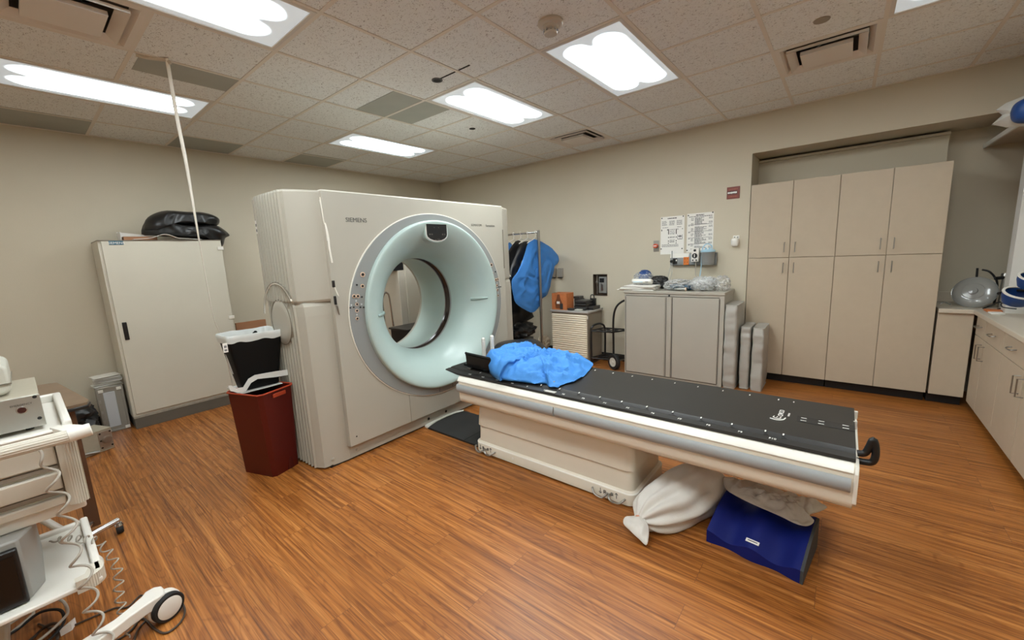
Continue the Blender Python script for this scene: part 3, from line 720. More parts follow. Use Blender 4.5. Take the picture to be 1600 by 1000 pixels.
# red dial outlet left of the posters
t = thing('wall_dial', (XB, 1.90, 1.52), 'orange-red round dial on a metal wall plate beside the posters', 'wall dial')
MB().box(XB-0.006, XB, 1.858, 1.932, 1.528, 1.668).build('plate', steel, t, bevel=0.002)
MB().lathe([(0, -0.05), (0.026, -0.048), (0.03, -0.035), (0.03, -0.006), (0.024, -0.004)], (XB, 1.897, 1.60), ax='x', segs=28).build('dial', mat('orange_red_plastic', (196, 80, 50), 0.4), t)
MB().box(XB-0.053, XB-0.048, 1.878, 1.916, 1.595, 1.605).build('mark', whitetext, t)
# gas/electric rail
t = thing('outlet_rail', (XB, 1.43, 1.34), 'grey wall rail with black and orange sockets under the posters', 'outlet panel')
MB().prism([(XB, 1.345), (XB-0.05, 1.35), (XB-0.05, 1.44), (XB-0.03, 1.488), (XB, 1.492)], 'y', 1.168, 1.702).build('housing', mat('grey_rail', (128, 130, 130), 0.4, 0.3), t, bevel=0.003)
MB().prism([(XB-0.0515, 1.442), (XB-0.031, 1.490), (XB-0.028, 1.494), (XB-0.02, 1.494), (XB-0.045, 1.445)], 'y', 1.48, 1.70).build('top_cover', whitep, t)
MB().box(XB-0.054, XB-0.05, 1.615, 1.665, 1.365, 1.435).build('socket', black, t, bevel=0.001)
MB().box(XB-0.058, XB-0.054, 1.618, 1.630, 1.40, 1.42).build('plug_tab', whitep, t)
o = MB().box(XB-0.055, XB-0.05, 1.475, 1.54, 1.352, 1.448).build('socket', orange, t, bevel=0.002); plab(o, 'orange socket')
s_ = MB()
for z_ in (1.378, 1.42):
    s_.box(XB-0.0565, XB-0.055, 1.49, 1.495, z_, z_+0.014).box(XB-0.0565, XB-0.055, 1.52, 1.525, z_, z_+0.014)
s_.build('slots', ink, o, smooth=False)
t = thing('flow_meter', (XB-0.06, 1.665, 1.36), 'thin clear flow meter tube on the left end of the grey wall rail', 'flow meter')
MB().cyl((XB-0.075, 1.672, 1.40), (XB-0.075, 1.672, 1.53), 0.006).build('tube', clearg, t)
MB().cyl((XB-0.05, 1.672, 1.40), (XB-0.095, 1.672, 1.40), 0.018).build('knob', blacks, t)
MB().tube(spline([(XB-0.08, 1.67, 1.38), (XB-0.09, 1.66, 1.28), (XB-0.12, 1.68, 1.16), (XB-0.2, 1.66, 1.09)], 6), 0.004, 8).build('hose', clear, t)
MB().tube(spline([(XB-0.08, 1.675, 1.38), (XB-0.10, 1.69, 1.28), (XB-0.14, 1.71, 1.14), (XB-0.22, 1.68, 1.09)], 6), 0.004, 8).build('hose', clear, t)
t = thing('suction_regulator', (XB-0.07, 1.38, 1.38), 'white upright suction regulator with a round black gauge', 'regulator')
MB().box(XB-0.12, XB-0.05, 1.348, 1.432, 1.39, 1.555).build('body', whitep, t, bevel=0.006)
MB().lathe([(0, -0.012), (0.028, -0.010), (0.03, 0)], (XB-0.12, 1.392, 1.462), ax='x', segs=28).build('gauge', black, t)
MB().lathe([(0, -0.012), (0.013, -0.010), (0.015, 0)], (XB-0.12, 1.392, 1.525), ax='x', segs=20).build('knob', black, t)
for y in (1.372, 1.412): MB().lathe([(0, -0.01), (0.008, -0.008), (0.009, 0)], (XB-0.12, y, 1.41), ax='x', segs=16).build('knob', black, t)
MB().box(XB-0.134, XB-0.132, 1.388, 1.396, 1.445, 1.48).build('needle', whitetext, t)
MB().tube(spline([(XB-0.09, 1.385, 1.39), (XB-0.10, 1.385, 1.28), (XB-0.11, 1.37, 1.22), (XB-0.14, 1.30, 1.19), (XB-0.22, 1.24, 1.17), (XB-0.3, 1.20, 1.11)], 7), 0.006, 8).build('hose', cablem, t)
t = thing('suction_canister', (XB-0.09, 1.25, 1.35), 'clear suction canister with a pale blue lid on the wall rail', 'canister')
MB().lathe([(0.0, 1.352), (0.062, 1.352), (0.068, 1.37), (0.072, 1.50), (0.0, 1.50)], (XB-0.10, 1.25, 0), segs=32).build('jar', clearg, t)
MB().lathe([(0.0, 1.50), (0.078, 1.50), (0.08, 1.515), (0.06, 1.53), (0.0, 1.532)], (XB-0.10, 1.25, 0), segs=32).cyl((XB-0.12, 1.27, 1.53), (XB-0.12, 1.27, 1.55), 0.011).cyl((XB-0.12, 1.23, 1.53), (XB-0.12, 1.23, 1.55), 0.011).build('lid', paleblue, t)
MB().tube(spline([(XB-0.12, 1.205, 1.53), (XB-0.12, 1.21, 1.575), (XB-0.12, 1.26, 1.595), (XB-0.12, 1.30, 1.56), (XB-0.12, 1.31, 1.50), (XB-0.12, 1.315, 1.35), (XB-0.14, 1.325, 1.2), (XB-0.2, 1.33, 1.10)], 7), 0.006, 8).build('hose', paleblue, t)
# red fire sign, phone jack
t = thing('wall_sign', (XB, 1.03, 2.09), 'small square brown-red safety sign high on the wall', 'sign')
MB().box(XB-0.006, XB, 0.962, 1.094, 2.087, 2.219).build('plate', redsign, t, bevel=0.005)
MB().box(XB-0.0068, XB-0.006, 0.985, 1.088, 2.138, 2.172).build('band', mat('dark_sign_band', (58, 20, 14), 0.5), t, smooth=False)
pb = MB(); rd = random.Random(5)
y = 1.084
for k in range(8):
    pb.box(XB-0.0076, XB-0.0068, y-0.010, y, 2.144+rd.uniform(0, 0.003), 2.166-rd.uniform(0, 0.003)); y -= 0.0118
pb.build('lettering', whitetext, t, smooth=False)
pb = MB(); scribble(pb, 1.075, 0.985, 2.188, 0.010, rd, XB-0.006); scribble(pb, 1.075, 0.985, 2.108, 0.010, rd, XB-0.006); pb.build('lettering', mat('dull_red_print', (160, 76, 50), 0.5), t, smooth=False)
t = thing('wall_hook_box', (XB, 0.98, 1.55), 'small white wall-mounted holder beside the tall cabinets', 'holder')
MB().box(XB-0.01, XB, 0.945, 1.01, 1.60, 1.675).build('plate', whitep, t, bevel=0.003)
MB().blob((XB-0.03, 0.985, 1.60), (0.035, 0.04, 0.05), seed=1, amp=0.02, pw=3, ridge=False).build('cup', whitep, t)
MB().lathe([(0, -0.002), (0.006, 0)], (XB-0.01, 0.995, 1.655), ax='x', segs=12).lathe([(0, -0.002), (0.006, 0)], (XB-0.01, 0.962, 1.655), ax='x', segs=12).lathe([(0, -0.005), (0.006, 0)], (XB-0.06, 0.985, 1.615), ax='x', segs=12).build('screws', black, t)
# switch boxes behind the rack
for k, yy in enumerate((3.475, 3.35)):
    t = thing('switch_plate', (XB, yy, 1.22), ['left grey switch plate on the wall, half behind the blue apron', 'right grey switch plate on the wall, clear of the blue apron'][k], 'switch', 'pair of grey switch plates')
    MB().prism([(XB, 1.195), (XB-0.035, 1.20), (XB-0.045, 1.24), (XB-0.03, 1.33), (XB, 1.335)], 'y', yy-0.045, yy+0.045).build('cover', mat('grey_switch', (150, 144, 134), 0.5), t, bevel=0.003)
    MB().box(XB-0.05, XB-0.01, yy-0.035, yy+0.035, 1.186, 1.196).build('button', black, t, bevel=0.003)
# niche valve panel
t = thing('recessed_wall_box', (XB+0.04, 2.70, 0.93), 'recessed metal wall box with a grey controller inside', 'wall box')
f = MB(); f.box(XB-0.004, XB+0.09, NY0, NY0+0.006, NZ0, NZ1).box(XB-0.004, XB+0.09, NY1-0.006, NY1, NZ0, NZ1).box(XB-0.004, XB+0.09, NY0, NY1, NZ1-0.006, NZ1).box(XB-0.004, XB+0.09, NY0, NY1, NZ0, NZ0+0.006).box(XB+0.084, XB+0.089, NY0, NY1, NZ0, NZ1)
f.build('frame', mat('bronze_metal', (112, 98, 84), 0.4, 0.5), t, smooth=False)
MB().box(XB+0.03, XB+0.08, 2.61, 2.735, 0.965, 1.20).build('controller', mat('grey_controller', (150, 148, 142), 0.4, 0.3), t, bevel=0.006)
MB().box(XB+0.026, XB+0.031, 2.65, 2.72, 1.12, 1.18).build('display', black, t)
MB().box(XB+0.024, XB+0.031, 2.665, 2.70, 1.0, 1.10).build('handle', steel, t, bevel=0.002)
MB().cyl((XB+0.05, 2.77, 0.95), (XB+0.05, 2.77, 1.22), 0.012).lathe([(0, -0.02), (0.02, -0.016), (0.02, 0.01)], (XB+0.05, 2.77, 1.12), ax='x').build('valve', steel, t)

# ================================================================ metal cupboard and what stands on it
t = thing('metal_cupboard', (5.05, 1.54, 0), 'low grey two-door metal cupboard under the wall posters', 'cupboard')
X0 = 4.81; YL, YR = 2.115, 0.975
MB().box(X0+0.002, 5.27, YR, YL, 0.0, 1.035).build('body', greysteel, t, bevel=0.004)
MB().box(X0-0.008, 5.275, YR-0.005, YL+0.005, 1.035, 1.067).build('top', greysteel, t, bevel=0.004)
for (a, b) in ((1.61, 2.09), (1.03, 1.515)):
    MB().box(X0-0.008, X0+0.004, a, b, 0.03, 0.995).build('door', greysteel, t, bevel=0.003)
MB().box(X0-0.010, X0+0.002, 1.535, 1.59, 0.03, 1.0).build('centre_post', greysteel, t, bevel=0.004)
g_ = MB()
for y_ in (1.527, 1.597, 1.022, 2.097): g_.box(X0-0.001, X0+0.0025, y_-0.003, y_+0.003, 0.03, 0.995)
g_.box(X0-0.001, X0+0.0025, YR+0.05, YL-0.02, 1.002, 1.008).box(X0-0.001, X0+0.0025, YR+0.05, YL-0.02, 0.022, 0.027); g_.build('shadow_gaps', mat('grey_gap', (70, 66, 60), 0.8), t, smooth=False)
MB().lathe([(0, -0.006), (0.010, -0.004), (0.011, 0)], (X0-0.008, 1.56, 1.018), ax='x', segs=16).build('lock', black, t)
ZT = 1.067
# papers
rd = random.Random(11)
for k in range(5):
    a = rd.uniform(-0.12, 0.12)
    T = Matrix.Translation((4.965+rd.uniform(-0.01, 0.01), 1.985-0.012*k, ZT+0.001+k*0.012)) @ Matrix.Rotation(a, 4, 'Z')
    mb = MB(T); mb.box(-0.15, 0.15, -0.235+0.01*k, 0.235-0.01*k, 0, 0.010)
    tag(mb.build('white_folder', paper if k % 2 == 0 else paperd, bevel=0.003), ['bottom white folder of the low stack on the metal cupboard', 'second-lowest white folder of the stack on the metal cupboard', 'middle white folder of the five-high stack on the metal cupboard', 'second white folder from the top of the stack on the metal cupboard', 'topmost white folder, directly under the small display device'][k], 'folder', 'white folders stacked on the metal cupboard')
t = thing('scale_display', (4.93, 1.93, ZT+0.062), 'white device with a small bluish display lying on the folders', 'device')
T = Matrix.Translation((4.92, 1.93, ZT+0.106)) @ Matrix.Rotation(math.radians(25), 4, 'Y')
MB(T).prism(rrect(0, 0, 0.08, 0.26, 0.03), 'z', -0.02, 0.02).build('body', whitep, t, bevel=0.006)
# display tilted towards the room
T2 = Matrix.Translation((4.900, 1.93, ZT+0.103)) @ Matrix.Rotation(math.radians(25), 4, 'Y')
MB(T2).box(-0.022, -0.018, -0.02, 0.10, -0.014, 0.02).build('display', screenm, t)
MB(T2).box(-0.022, -0.018, -0.09, -0.05, -0.012, 0.016).build('keys', ink, t)
t = thing('blue_helmet', (5.12, 1.93, ZT), 'dark blue rounded mask in clear wrap behind the folders', 'mask')
MB().blob((5.10, 1.97, 1.215), (0.075, 0.09, 0.09), seed=3, amp=0.05, pw=2.2).build('shell', navy, t)
MB().blob((5.09, 1.98, 1.17), (0.09, 0.12, 0.11), seed=5, amp=0.18, freq=3, flat=0.06).build('wrap', clear, t)
tag(MB().blob((5.11, 1.79, 1.145), (0.08, 0.12, 0.082), seed=9, amp=0.12, freq=3, flat=0.1).build('black_pouch', blackcl), 'small black pouch behind the white device on the metal cupboard', 'pouch')
def wrapbag(name, cx, cy, r, label, seed, inner=None, group='clear wrapped items on the metal cupboard'):
    t = thing(name, (cx, cy, ZT), label, 'bag', group)
    MB().blob((cx, cy, ZT+r[2]*0.9), r, seed=seed, amp=0.22, freq=2.2, flat=0.1).build('wrap', clear, t)
    if inner: inner(t)
    return t
def in1(t):
    for k in range(4):
        MB().tube([(4.99+0.09*math.cos(a), 1.50+(0.11-0.01*k)*math.sin(a), ZT+0.03+0.02*k+0.02*math.sin(2*a+k)) for a in [2*PI*i/30 for i in range(30)]], 0.006, 8, closed=True).build('tubing', clearg, t)
    MB().blob((4.97, 1.46, ZT+0.04), (0.08, 0.13, 0.035), seed=7, amp=0.25, freq=3).build('blue_connector', mat('teal_blue', (52, 92, 120), 0.4), t)
wrapbag('tubing_bag', 4.99, 1.51, (0.12, 0.16, 0.065), 'clear bag of coiled tubing with a dark blue connector inside', 2, in1)
def in2(t):
    MB().blob((4.99, 1.23, ZT+0.075), (0.09, 0.12, 0.07), seed=4, amp=0.15, freq=3).build('mask_shell', mat('frosted_white', (212, 214, 214), 0.3, alpha=0.8), t)
    MB().tube(spline([(5.0, 1.17, ZT+0.14), (4.94, 1.14, ZT+0.10), (4.92, 1.16, ZT+0.04), (4.93, 1.26, ZT+0.01), (4.95, 1.33, ZT+0.02)], 6), 0.006, 8).build('hose', cablem, t)
wrapbag('mask_bag', 4.99, 1.23, (0.12, 0.14, 0.082), 'clear bag holding a frosted white breathing mask', 3, in2)
wrapbag('clear_bag', 5.03, 1.05, (0.11, 0.075, 0.085), 'empty crumpled clear bag on the right end of the cupboard', 6)
t = thing('metal_fitting', (4.87, 1.46, ZT), 'small brass and steel fitting lying at the cupboard front edge', 'fitting')
MB().cyl((4.87, 1.40, ZT+0.022), (4.88, 1.52, ZT+0.022), 0.02, 0.014).build('body', steel, t)
MB().cyl((4.87, 1.39, ZT+0.022), (4.87, 1.40, ZT+0.022), 0.022).build('cap', brass, t)

# ================================================================ silver vinyl pads
def pad(x, y0, y1, h, dep, lab, seed, lean=0.0):
    t = thing('vinyl_pad', (x+dep/2, (y0+y1)/2, 0), lab, 'pad', 'silver vinyl pads standing on edge')
    n_ = 14; mb = MB(); rows = []
    W = y1-y0
    vs_ = []; fs = []
    nz, ring_ = 48, 28
    for k in range(nz+1):
        z = h*k/nz
        sh = 1 - 0.05*(abs(2*k/nz-1)**6)
        prof = rrect(0, 0, dep*sh, W*sh, min(W, dep)*0.2, 6)
        for i, (a, b) in enumerate(prof):
            q = Vector((a*3+seed, b*5, z*5)); nn = 0.008*(1-3*abs(noise.noise(q))) + 0.006*(0.5-2*abs(noise.noise(q*2.7)))
            r_ = math.hypot(a, b) or 1
            vs_.append((x+dep/2+a*(1+nn/r_*1.3)+lean*z, (y0+y1)/2+b*(1+nn/r_*1.3), z))
    m_ = len(rrect(0, 0, 1, 1, 0.2, 6))
    for k in range(nz):
        for i in range(m_):
            j = (i+1) % m_; fs.append((k*m_+i, k*m_+j, (k+1)*m_+j, (k+1)*m_+i))
    fs.append(list(range(m_))[::-1]); fs.append([nz*m_+i for i in range(m_)])
    MB().add(vs_, fs).build('cover', vinyl, t, ang=60)
    pip = rrect(0, 0, dep*0.95, W*0.95, min(W, dep)*0.28, 5)
    MB().tube([(x+dep/2+a+lean*h, (y0+y1)/2+b, h) for a, b in pip], 0.005, 6, closed=True).build('piping', vinyl, t)
    MB().tube([(x+dep/2+a, (y0+y1)/2+b, 0.012) for a, b in pip], 0.005, 6, closed=True).build('piping', vinyl, t)
pad(4.80, 0.845, 0.965, 0.93, 0.42, 'tallest silver vinyl pad, leaning beside the metal cupboard', 1)
pad(4.86, 0.725, 0.815, 0.69, 0.36, 'middle short silver vinyl pad between two others', 2)
pad(4.87, 0.60, 0.705, 0.685, 0.38, 'short silver vinyl pad nearest the tall cabinets', 3)

# ================================================================ hand truck
t = thing('hand_truck', (5.0, 2.45, 0), 'black tubular hand truck with two shelves and grey-hubbed wheels', 'hand truck')
MB().tube(spline([(5.02, 2.15, 0.925), (5.0, 2.22, 0.905), (4.99, 2.31, 0.82), (4.99, 2.35, 0.65), (4.99, 2.35, 0.3), (4.99, 2.35, 0.16)], 6), 0.014, 10).build('handle_frame', blacks, t)
MB().tube(spline([(4.86, 2.615, 0.02), (4.86, 2.615, 0.45), (4.87, 2.605, 0.55), (4.95, 2.58, 0.58), (5.06, 2.56, 0.565), (5.12, 2.54, 0.48), (5.12, 2.54, 0.12)], 6), 0.014, 10).build('nose_frame', blacks, t)
for z_ in (0.50, 0.12):
    s_ = MB(); a = (4.86, 2.615, z_); b = (5.12, 2.56, z_); c_ = (5.14, 2.18, z_); d_ = (4.88, 2.33, z_)
    s_.tube([a, b, c_, d_], 0.011, 8, closed=True)
    for k in (0.33, 0.66):
        s_.cyl(Vector(a).lerp(Vector(d_), k), Vector(b).lerp(Vector(c_), k), 0.008, segs=8)
    s_.cyl(Vector(a).lerp(Vector(b), 0.5), Vector(d_).lerp(Vector(c_), 0.5), 0.008, segs=8)
    s_.build('shelf', blacks, t)
for (wx, wy) in ((4.86, 2.285), (5.20, 2.19)):
    T = Matrix.Translation((wx, wy, 0.105)) @ Matrix.Rotation(math.radians(-25), 4, 'Z')
    wh = MB(T).lathe([(0.06, -0.02), (0.095, -0.022), (0.105, -0.01), (0.105, 0.02), (0.09, 0.03), (0.06, 0.028)], (0, 0, 0), ax='x', segs=36).build('wheel', rubber, t)
    MB(T).lathe([(0, -0.03), (0.015, -0.03), (0.02, -0.022), (0.045, -0.02), (0.06, -0.024), (0.062, 0.02), (0, 0.02)], (0, 0, 0), ax='x', segs=32).build('hub', devgrey, wh)
MB().cyl((4.87, 2.28, 0.105), (5.20, 2.19, 0.105), 0.010).build('axle', steel, t)

# ================================================================ shutter-front cabinet
t = thing('shutter_cabinet', (5.05, 2.95, 0), 'small cabinet with a cream ribbed roller front below a grey top', 'cabinet')
MB().box(4.84, 5.25, 2.655, 3.235, 0.06, 0.735).build('body', mat('taupe_metal', (140, 128, 112), 0.5), t, bevel=0.004)
MB().box(4.82, 5.26, 2.635, 3.255, 0.735, 0.765).build('top', mat('pale_grey_laminate', (168, 164, 158), 0.4), t, bevel=0.006)
sh = MB(); n_ = 20; poly = [(4.84, 0.11)]
for k in range(n_):
    z0 = 0.11+k*0.03; poly += [(4.826, z0+0.003), (4.822, z0+0.015), (4.826, z0+0.025), (4.834, z0+0.03)]
poly += [(4.84, 0.71)]
sh.prism(poly, 'y', 2.665, 3.225); o = sh.build('roller_front', mat('cream_slats', (226, 214, 192), 0.45), t, ang=25)
MB().box(4.86, 5.23, 2.67, 3.22, 0.0, 0.06).build('plinth', darkgrey, t)
MB().box(4.835, 4.84, 2.65, 2.66, 0.66, 0.70).build('latch', whitep, t)
ZC = 0.765
t = thing('cardboard_box', (4.93, 3.13, ZC), 'orange-brown cardboard box with a dark printed figure on the cabinet', 'box')
MB().box(4.85, 5.04, 2.985, 3.235, ZC, 1.0).build('carton', cardo, t, bevel=0.002)
pv = [(-0.05, 0), (0.05, 0), (0.06, 0.08), (0.03, 0.14), (0.02, 0.2), (-0.02, 0.2), (-0.03, 0.14), (-0.06, 0.07)]
MB().prism([(3.12+a, ZC+0.02+b) for a, b in pv], 'x', 4.848, 4.85).build('print', mat('brown_print', (120, 68, 34), 0.7), t)
MB().box(4.846, 4.85, 3.10, 3.15, ZC+0.085, ZC+0.12).build('label_patch', whitetext, t)
MB().box(4.8465, 4.85, 3.05, 3.10, ZC+0.01, ZC+0.09).build('print', ink, t)
rd = random.Random(21); rk = 0
def book(x, y, z, w_, d_, h_, a, m, lab='dark binder or tray in the stacks on the small shutter cabinet'):
    T = Matrix.Translation((x, y, z)) @ Matrix.Rotation(a, 4, 'Z')
    o = MB(T).box(-w_/2, w_/2, -d_/2, d_/2, 0, h_-0.001).build('dark_tray', m, bevel=0.003)
    return tag(o, lab, 'tray', 'dark trays stacked on the shutter cabinet')
z = ZC+0.001
for k in range(6):
    h_ = 0.022; book(5.02+rd.uniform(-0.008, 0.008), 2.81+rd.uniform(-0.008, 0.008), z, 0.22, 0.17, h_, rd.uniform(-0.08, 0.08), darkgrey if k % 2 else blacks, ['lowest', 'second-lowest', 'third-lowest', 'third-highest', 'second-highest', 'topmost'][k]+' dark tray of the six-high middle stack on the shutter cabinet'); z += h_
z = ZC+0.001
for k in range(5):
    h_ = 0.034; book(5.15+rd.uniform(-0.005, 0.005), 2.96+rd.uniform(-0.008, 0.008), z, 0.12, 0.10, h_, rd.uniform(-0.05, 0.05), darkgrey, ['lowest', 'second-lowest', 'middle', 'second-highest', 'topmost'][k]+' dark tray of the stack right behind the orange-brown box'); z += h_
z = ZC+0.001
for k in range(2):
    h_ = 0.024; book(5.08, 2.69+rd.uniform(-0.004, 0.004), z, 0.20, 0.10, h_, rd.uniform(-0.04, 0.04), darkgrey if k else blacks, ['lower', 'upper'][k]+' dark tray of the low pile under the black telephone'); z += h_
tag(MB().box(4.84, 4.94, 2.76, 2.86, ZC+0.001, ZC+0.02).build('pale_case', devgrey, bevel=0.004), 'small pale flat case in front of the dark trays', 'case')
tag(MB().prism(rrect(4.88, 2.93, 0.09, 0.10, 0.03), 'z', ZC+0.001, ZC+0.025).build('coaster_stack', darkgrey, bevel=0.003), 'low dark round-cornered pad beside the orange-brown box', 'pad')
t = thing('desk_phone', (5.12, 2.70, ZC+0.05), 'black telephone handset standing on the low tray pile', 'phone')
MB().box(5.10, 5.15, 2.68, 2.76, ZC+0.05, ZC+0.15).build('base', black, t, bevel=0.008)
MB().tube(spline([(5.10, 2.745, ZC+0.12), (5.10, 2.74, ZC+0.19), (5.10, 2.70, ZC+0.195), (5.10, 2.69, ZC+0.14)], 5), 0.008, 8).build('handle', black, t)

# ================================================================ apron rack
RX = 4.68
t = thing('garment_rack', (RX, 3.9, 0), 'chrome garment rack with orange feet holding lead aprons', 'rack')
MB().tube([(RX, 3.31, 1.862), (RX, 4.75, 1.862)], 0.0125, 12).build('rail', chrome, t)
MB().cyl((RX, 3.31, 0.10), (RX, 3.31, 1.89), 0.019).build('upright', steel, t)
MB().cyl((RX, 4.75, 0.10), (RX, 4.75, 1.89), 0.019).build('upright', steel, t)
for yy in (3.31, 4.75):
    f = MB(); f.prism([(RX-0.28, 0.05), (RX+0.28, 0.05), (RX+0.28, 0.085), (RX+0.05, 0.13), (RX+0.028, 0.26), (RX-0.028, 0.26), (RX-0.05, 0.13), (RX-0.28, 0.085)], 'y', yy-0.025, yy+0.025)
    o = f.build('foot', orange, t, bevel=0.004); plab(o, 'orange foot')
    for sx in (-0.25, 0.25): MB().lathe([(0, -0.012), (0.024, -0.012), (0.026, 0), (0.024, 0.012), (0, 0.012)], (RX+sx, yy, 0.026), ax='y', segs=20).build('caster', rubber, o)
def hanger(y, lab):
    t = thing('coat_hanger', (RX, y, 1.75), lab, 'hanger', 'hangers on the garment rack')
    MB().tube(spline([(RX, y, 1.846), (RX-0.015, y, 1.86), (RX-0.012, y, 1.882), (RX, y, 1.888), (RX+0.018, y, 1.878), (RX+0.018, y, 1.85), (RX, y, 1.83), (RX, y, 1.79)], 5), 0.004, 8).build('hook', whitep, t)
    MB().tube([(RX-0.2, y, 1.72), (RX, y, 1.79), (RX+0.2, y, 1.72)], 0.006, 8).build('shoulder_bar', whitep, t)
for k, yy in enumerate((3.36, 3.50, 3.62, 3.75)): hanger(yy, ['white hanger nearest the rack upright', 'second white hanger from the rack upright, holding black cloth', 'third white hanger from the rack upright', 'white hanger closest to the scanner'][k])
# blue apron: outline of the hanging sheet in the plane y = 3.40
def garment(name, px, y, m, lab, cat, group, Ht=0.03, Hb=0.03, seed=1, amp=0.035, freq=5, rot=0.4):
    P_ = [at(a, b, y=y) for a, b in px]
    mb = MB(); mb.pillow([(p.x, p.z) for p in P_], (0, y, 0), (1, 0, 0), (0, 0, 1), (0, -1, 0), Ht, Hb, seed=seed, amp=amp, freq=freq, rot=rot, rings=26, sm=3, pw=6)
    if name == 'black_garment':
        for v in mb.v:
            if v.x < 1.56: v.z = max(v.z, 1.895)
    return tag(mb.build(name, m, ang=80), lab, cat, group)
garment('lead_apron', [(826, 378), (835, 374), (846, 378), (862, 388), (873, 403), (870, 412), (866, 416), (861, 440), (855, 460), (846, 467), (843, 478), (832, 488), (820, 484), (806, 474), (802, 462), (799, 445), (801, 435), (809, 424), (817, 405)], 3.40, bluecl, 'bright blue hanging apron with bunched lower part', 'apron', None, seed=3, amp=0.036, rot=-0.5, freq=7.5)
garment('lead_apron', [(805, 377), (815, 380), (809, 395), (802, 420), (798, 450), (797, 490), (812, 500), (826, 492), (834, 495), (815, 505), (795, 510), (780, 505), (780, 440), (788, 405)], 3.62, blackcl, 'black hanging apron closest to the scanner edge', 'apron', 'black aprons on the rack', seed=5, amp=0.03)
garment('lead_apron', [(820, 377), (830, 380), (824, 392), (815, 405), (806, 425), (800, 440), (795, 452), (796, 425), (805, 400), (812, 384)], 3.52, blackcl, 'black hanging apron tucked against the blue apron', 'apron', 'black aprons on the rack', seed=8, amp=0.03)
garment('lead_apron', [(780, 378), (798, 380), (800, 392), (796, 405), (780, 410)], 3.85, bluecl, 'sliver of a second blue apron at the scanner edge', 'apron', None, seed=9, amp=0.02)
# heaps on the floor under the rack
tag(MB().blob((4.55, 3.80, 0.48), (0.30, 0.36, 0.13), seed=2, amp=0.2, freq=2.4).build('folded_apron', blackcl), 'upper black folded apron heap under the rack', 'folded apron')
tag(MB().blob((4.55, 3.80, 0.30), (0.30, 0.37, 0.07), seed=12, amp=0.2, freq=2.6).build('folded_blanket', greycl), 'grey folded blanket between the black heaps under the rack', 'blanket')
tag(MB().blob((4.58, 3.82, 0.115), (0.32, 0.37, 0.12), seed=22, amp=0.15, freq=2.4, flat=0.06).build('folded_apron', blackcl), 'bottom black heap on the floor under the rack', 'folded apron')
tag(MB().blob((4.86, 3.42, 0.25), (0.13, 0.07, 0.09), seed=32, amp=0.25, freq=3).build('tan_cloth', mat('tan_cloth', (176, 160, 138), 0.7, bump=0.3, bscale=60)), 'crumpled tan cloth beside the rack upright', 'cloth')
t = thing('round_stool', (3.25, 2.60, 0), 'black round-topped stool behind the patient table', 'stool')
MB().lathe([(0, 0.0), (0.19, 0.0), (0.205, 0.03), (0.205, 0.06), (0.17, 0.11), (0.08, 0.135), (0, 0.14)], (3.25, 2.60, 0.535), segs=40, sx=1.42, sy=1.42).build('seat', blackcl, t)
MB().cyl((3.25, 2.60, 0.08), (3.25, 2.60, 0.55), 0.025).build('column', chrome, t)
for k in range(5):
    a = k*2*PI/5; e_ = (3.25+0.24*math.cos(a), 2.60+0.24*math.sin(a), 0.06)
    o = MB().cyl((3.25, 2.60, 0.09), e_, 0.016, 0.012).build('leg', chrome, t)
    MB().lathe([(0, -0.01), (0.024, -0.01), (0.024, 0.01), (0, 0.01)], (e_[0], e_[1], 0.025), ax='x', segs=16).build('caster', rubber, o)

# ================================================================ CT scanner ring
AX, AZ = 2.495, 1.138
GC = 2.48
t = thing('ct_scanner', (GC, 3.4, 0), 'large cream ring-shaped CT scanner with a pale teal funnel opening', 'CT scanner')
def mirx(pts): return [(2*GC-x, y) for x, y in pts]
def side_plan(inset=0.0, ribs=True):
    """outline of the left side cover seen from above, front to back, outer edge ribbed"""
    o = [(1.492, 2.968+inset), (1.40, 2.990+inset), (1.266+inset, 3.046+inset)]
    y = 3.075
    while y < 3.50:
        bul = 1.252 - 0.010*math.sin((y-3.05)/0.55*PI)
        if ribs: o += [(bul+0.004+inset, y), (bul-0.011+inset, y+0.003), (bul-0.011+inset, y+0.010), (bul+0.003+inset, y+0.041)]
        else: o += [(bul+inset, y)]
        y += 0.046
    o += [(1.262+inset, 3.52), (1.262+inset, 3.60), (1.40, 3.83), (1.492, 3.86)]
    return o
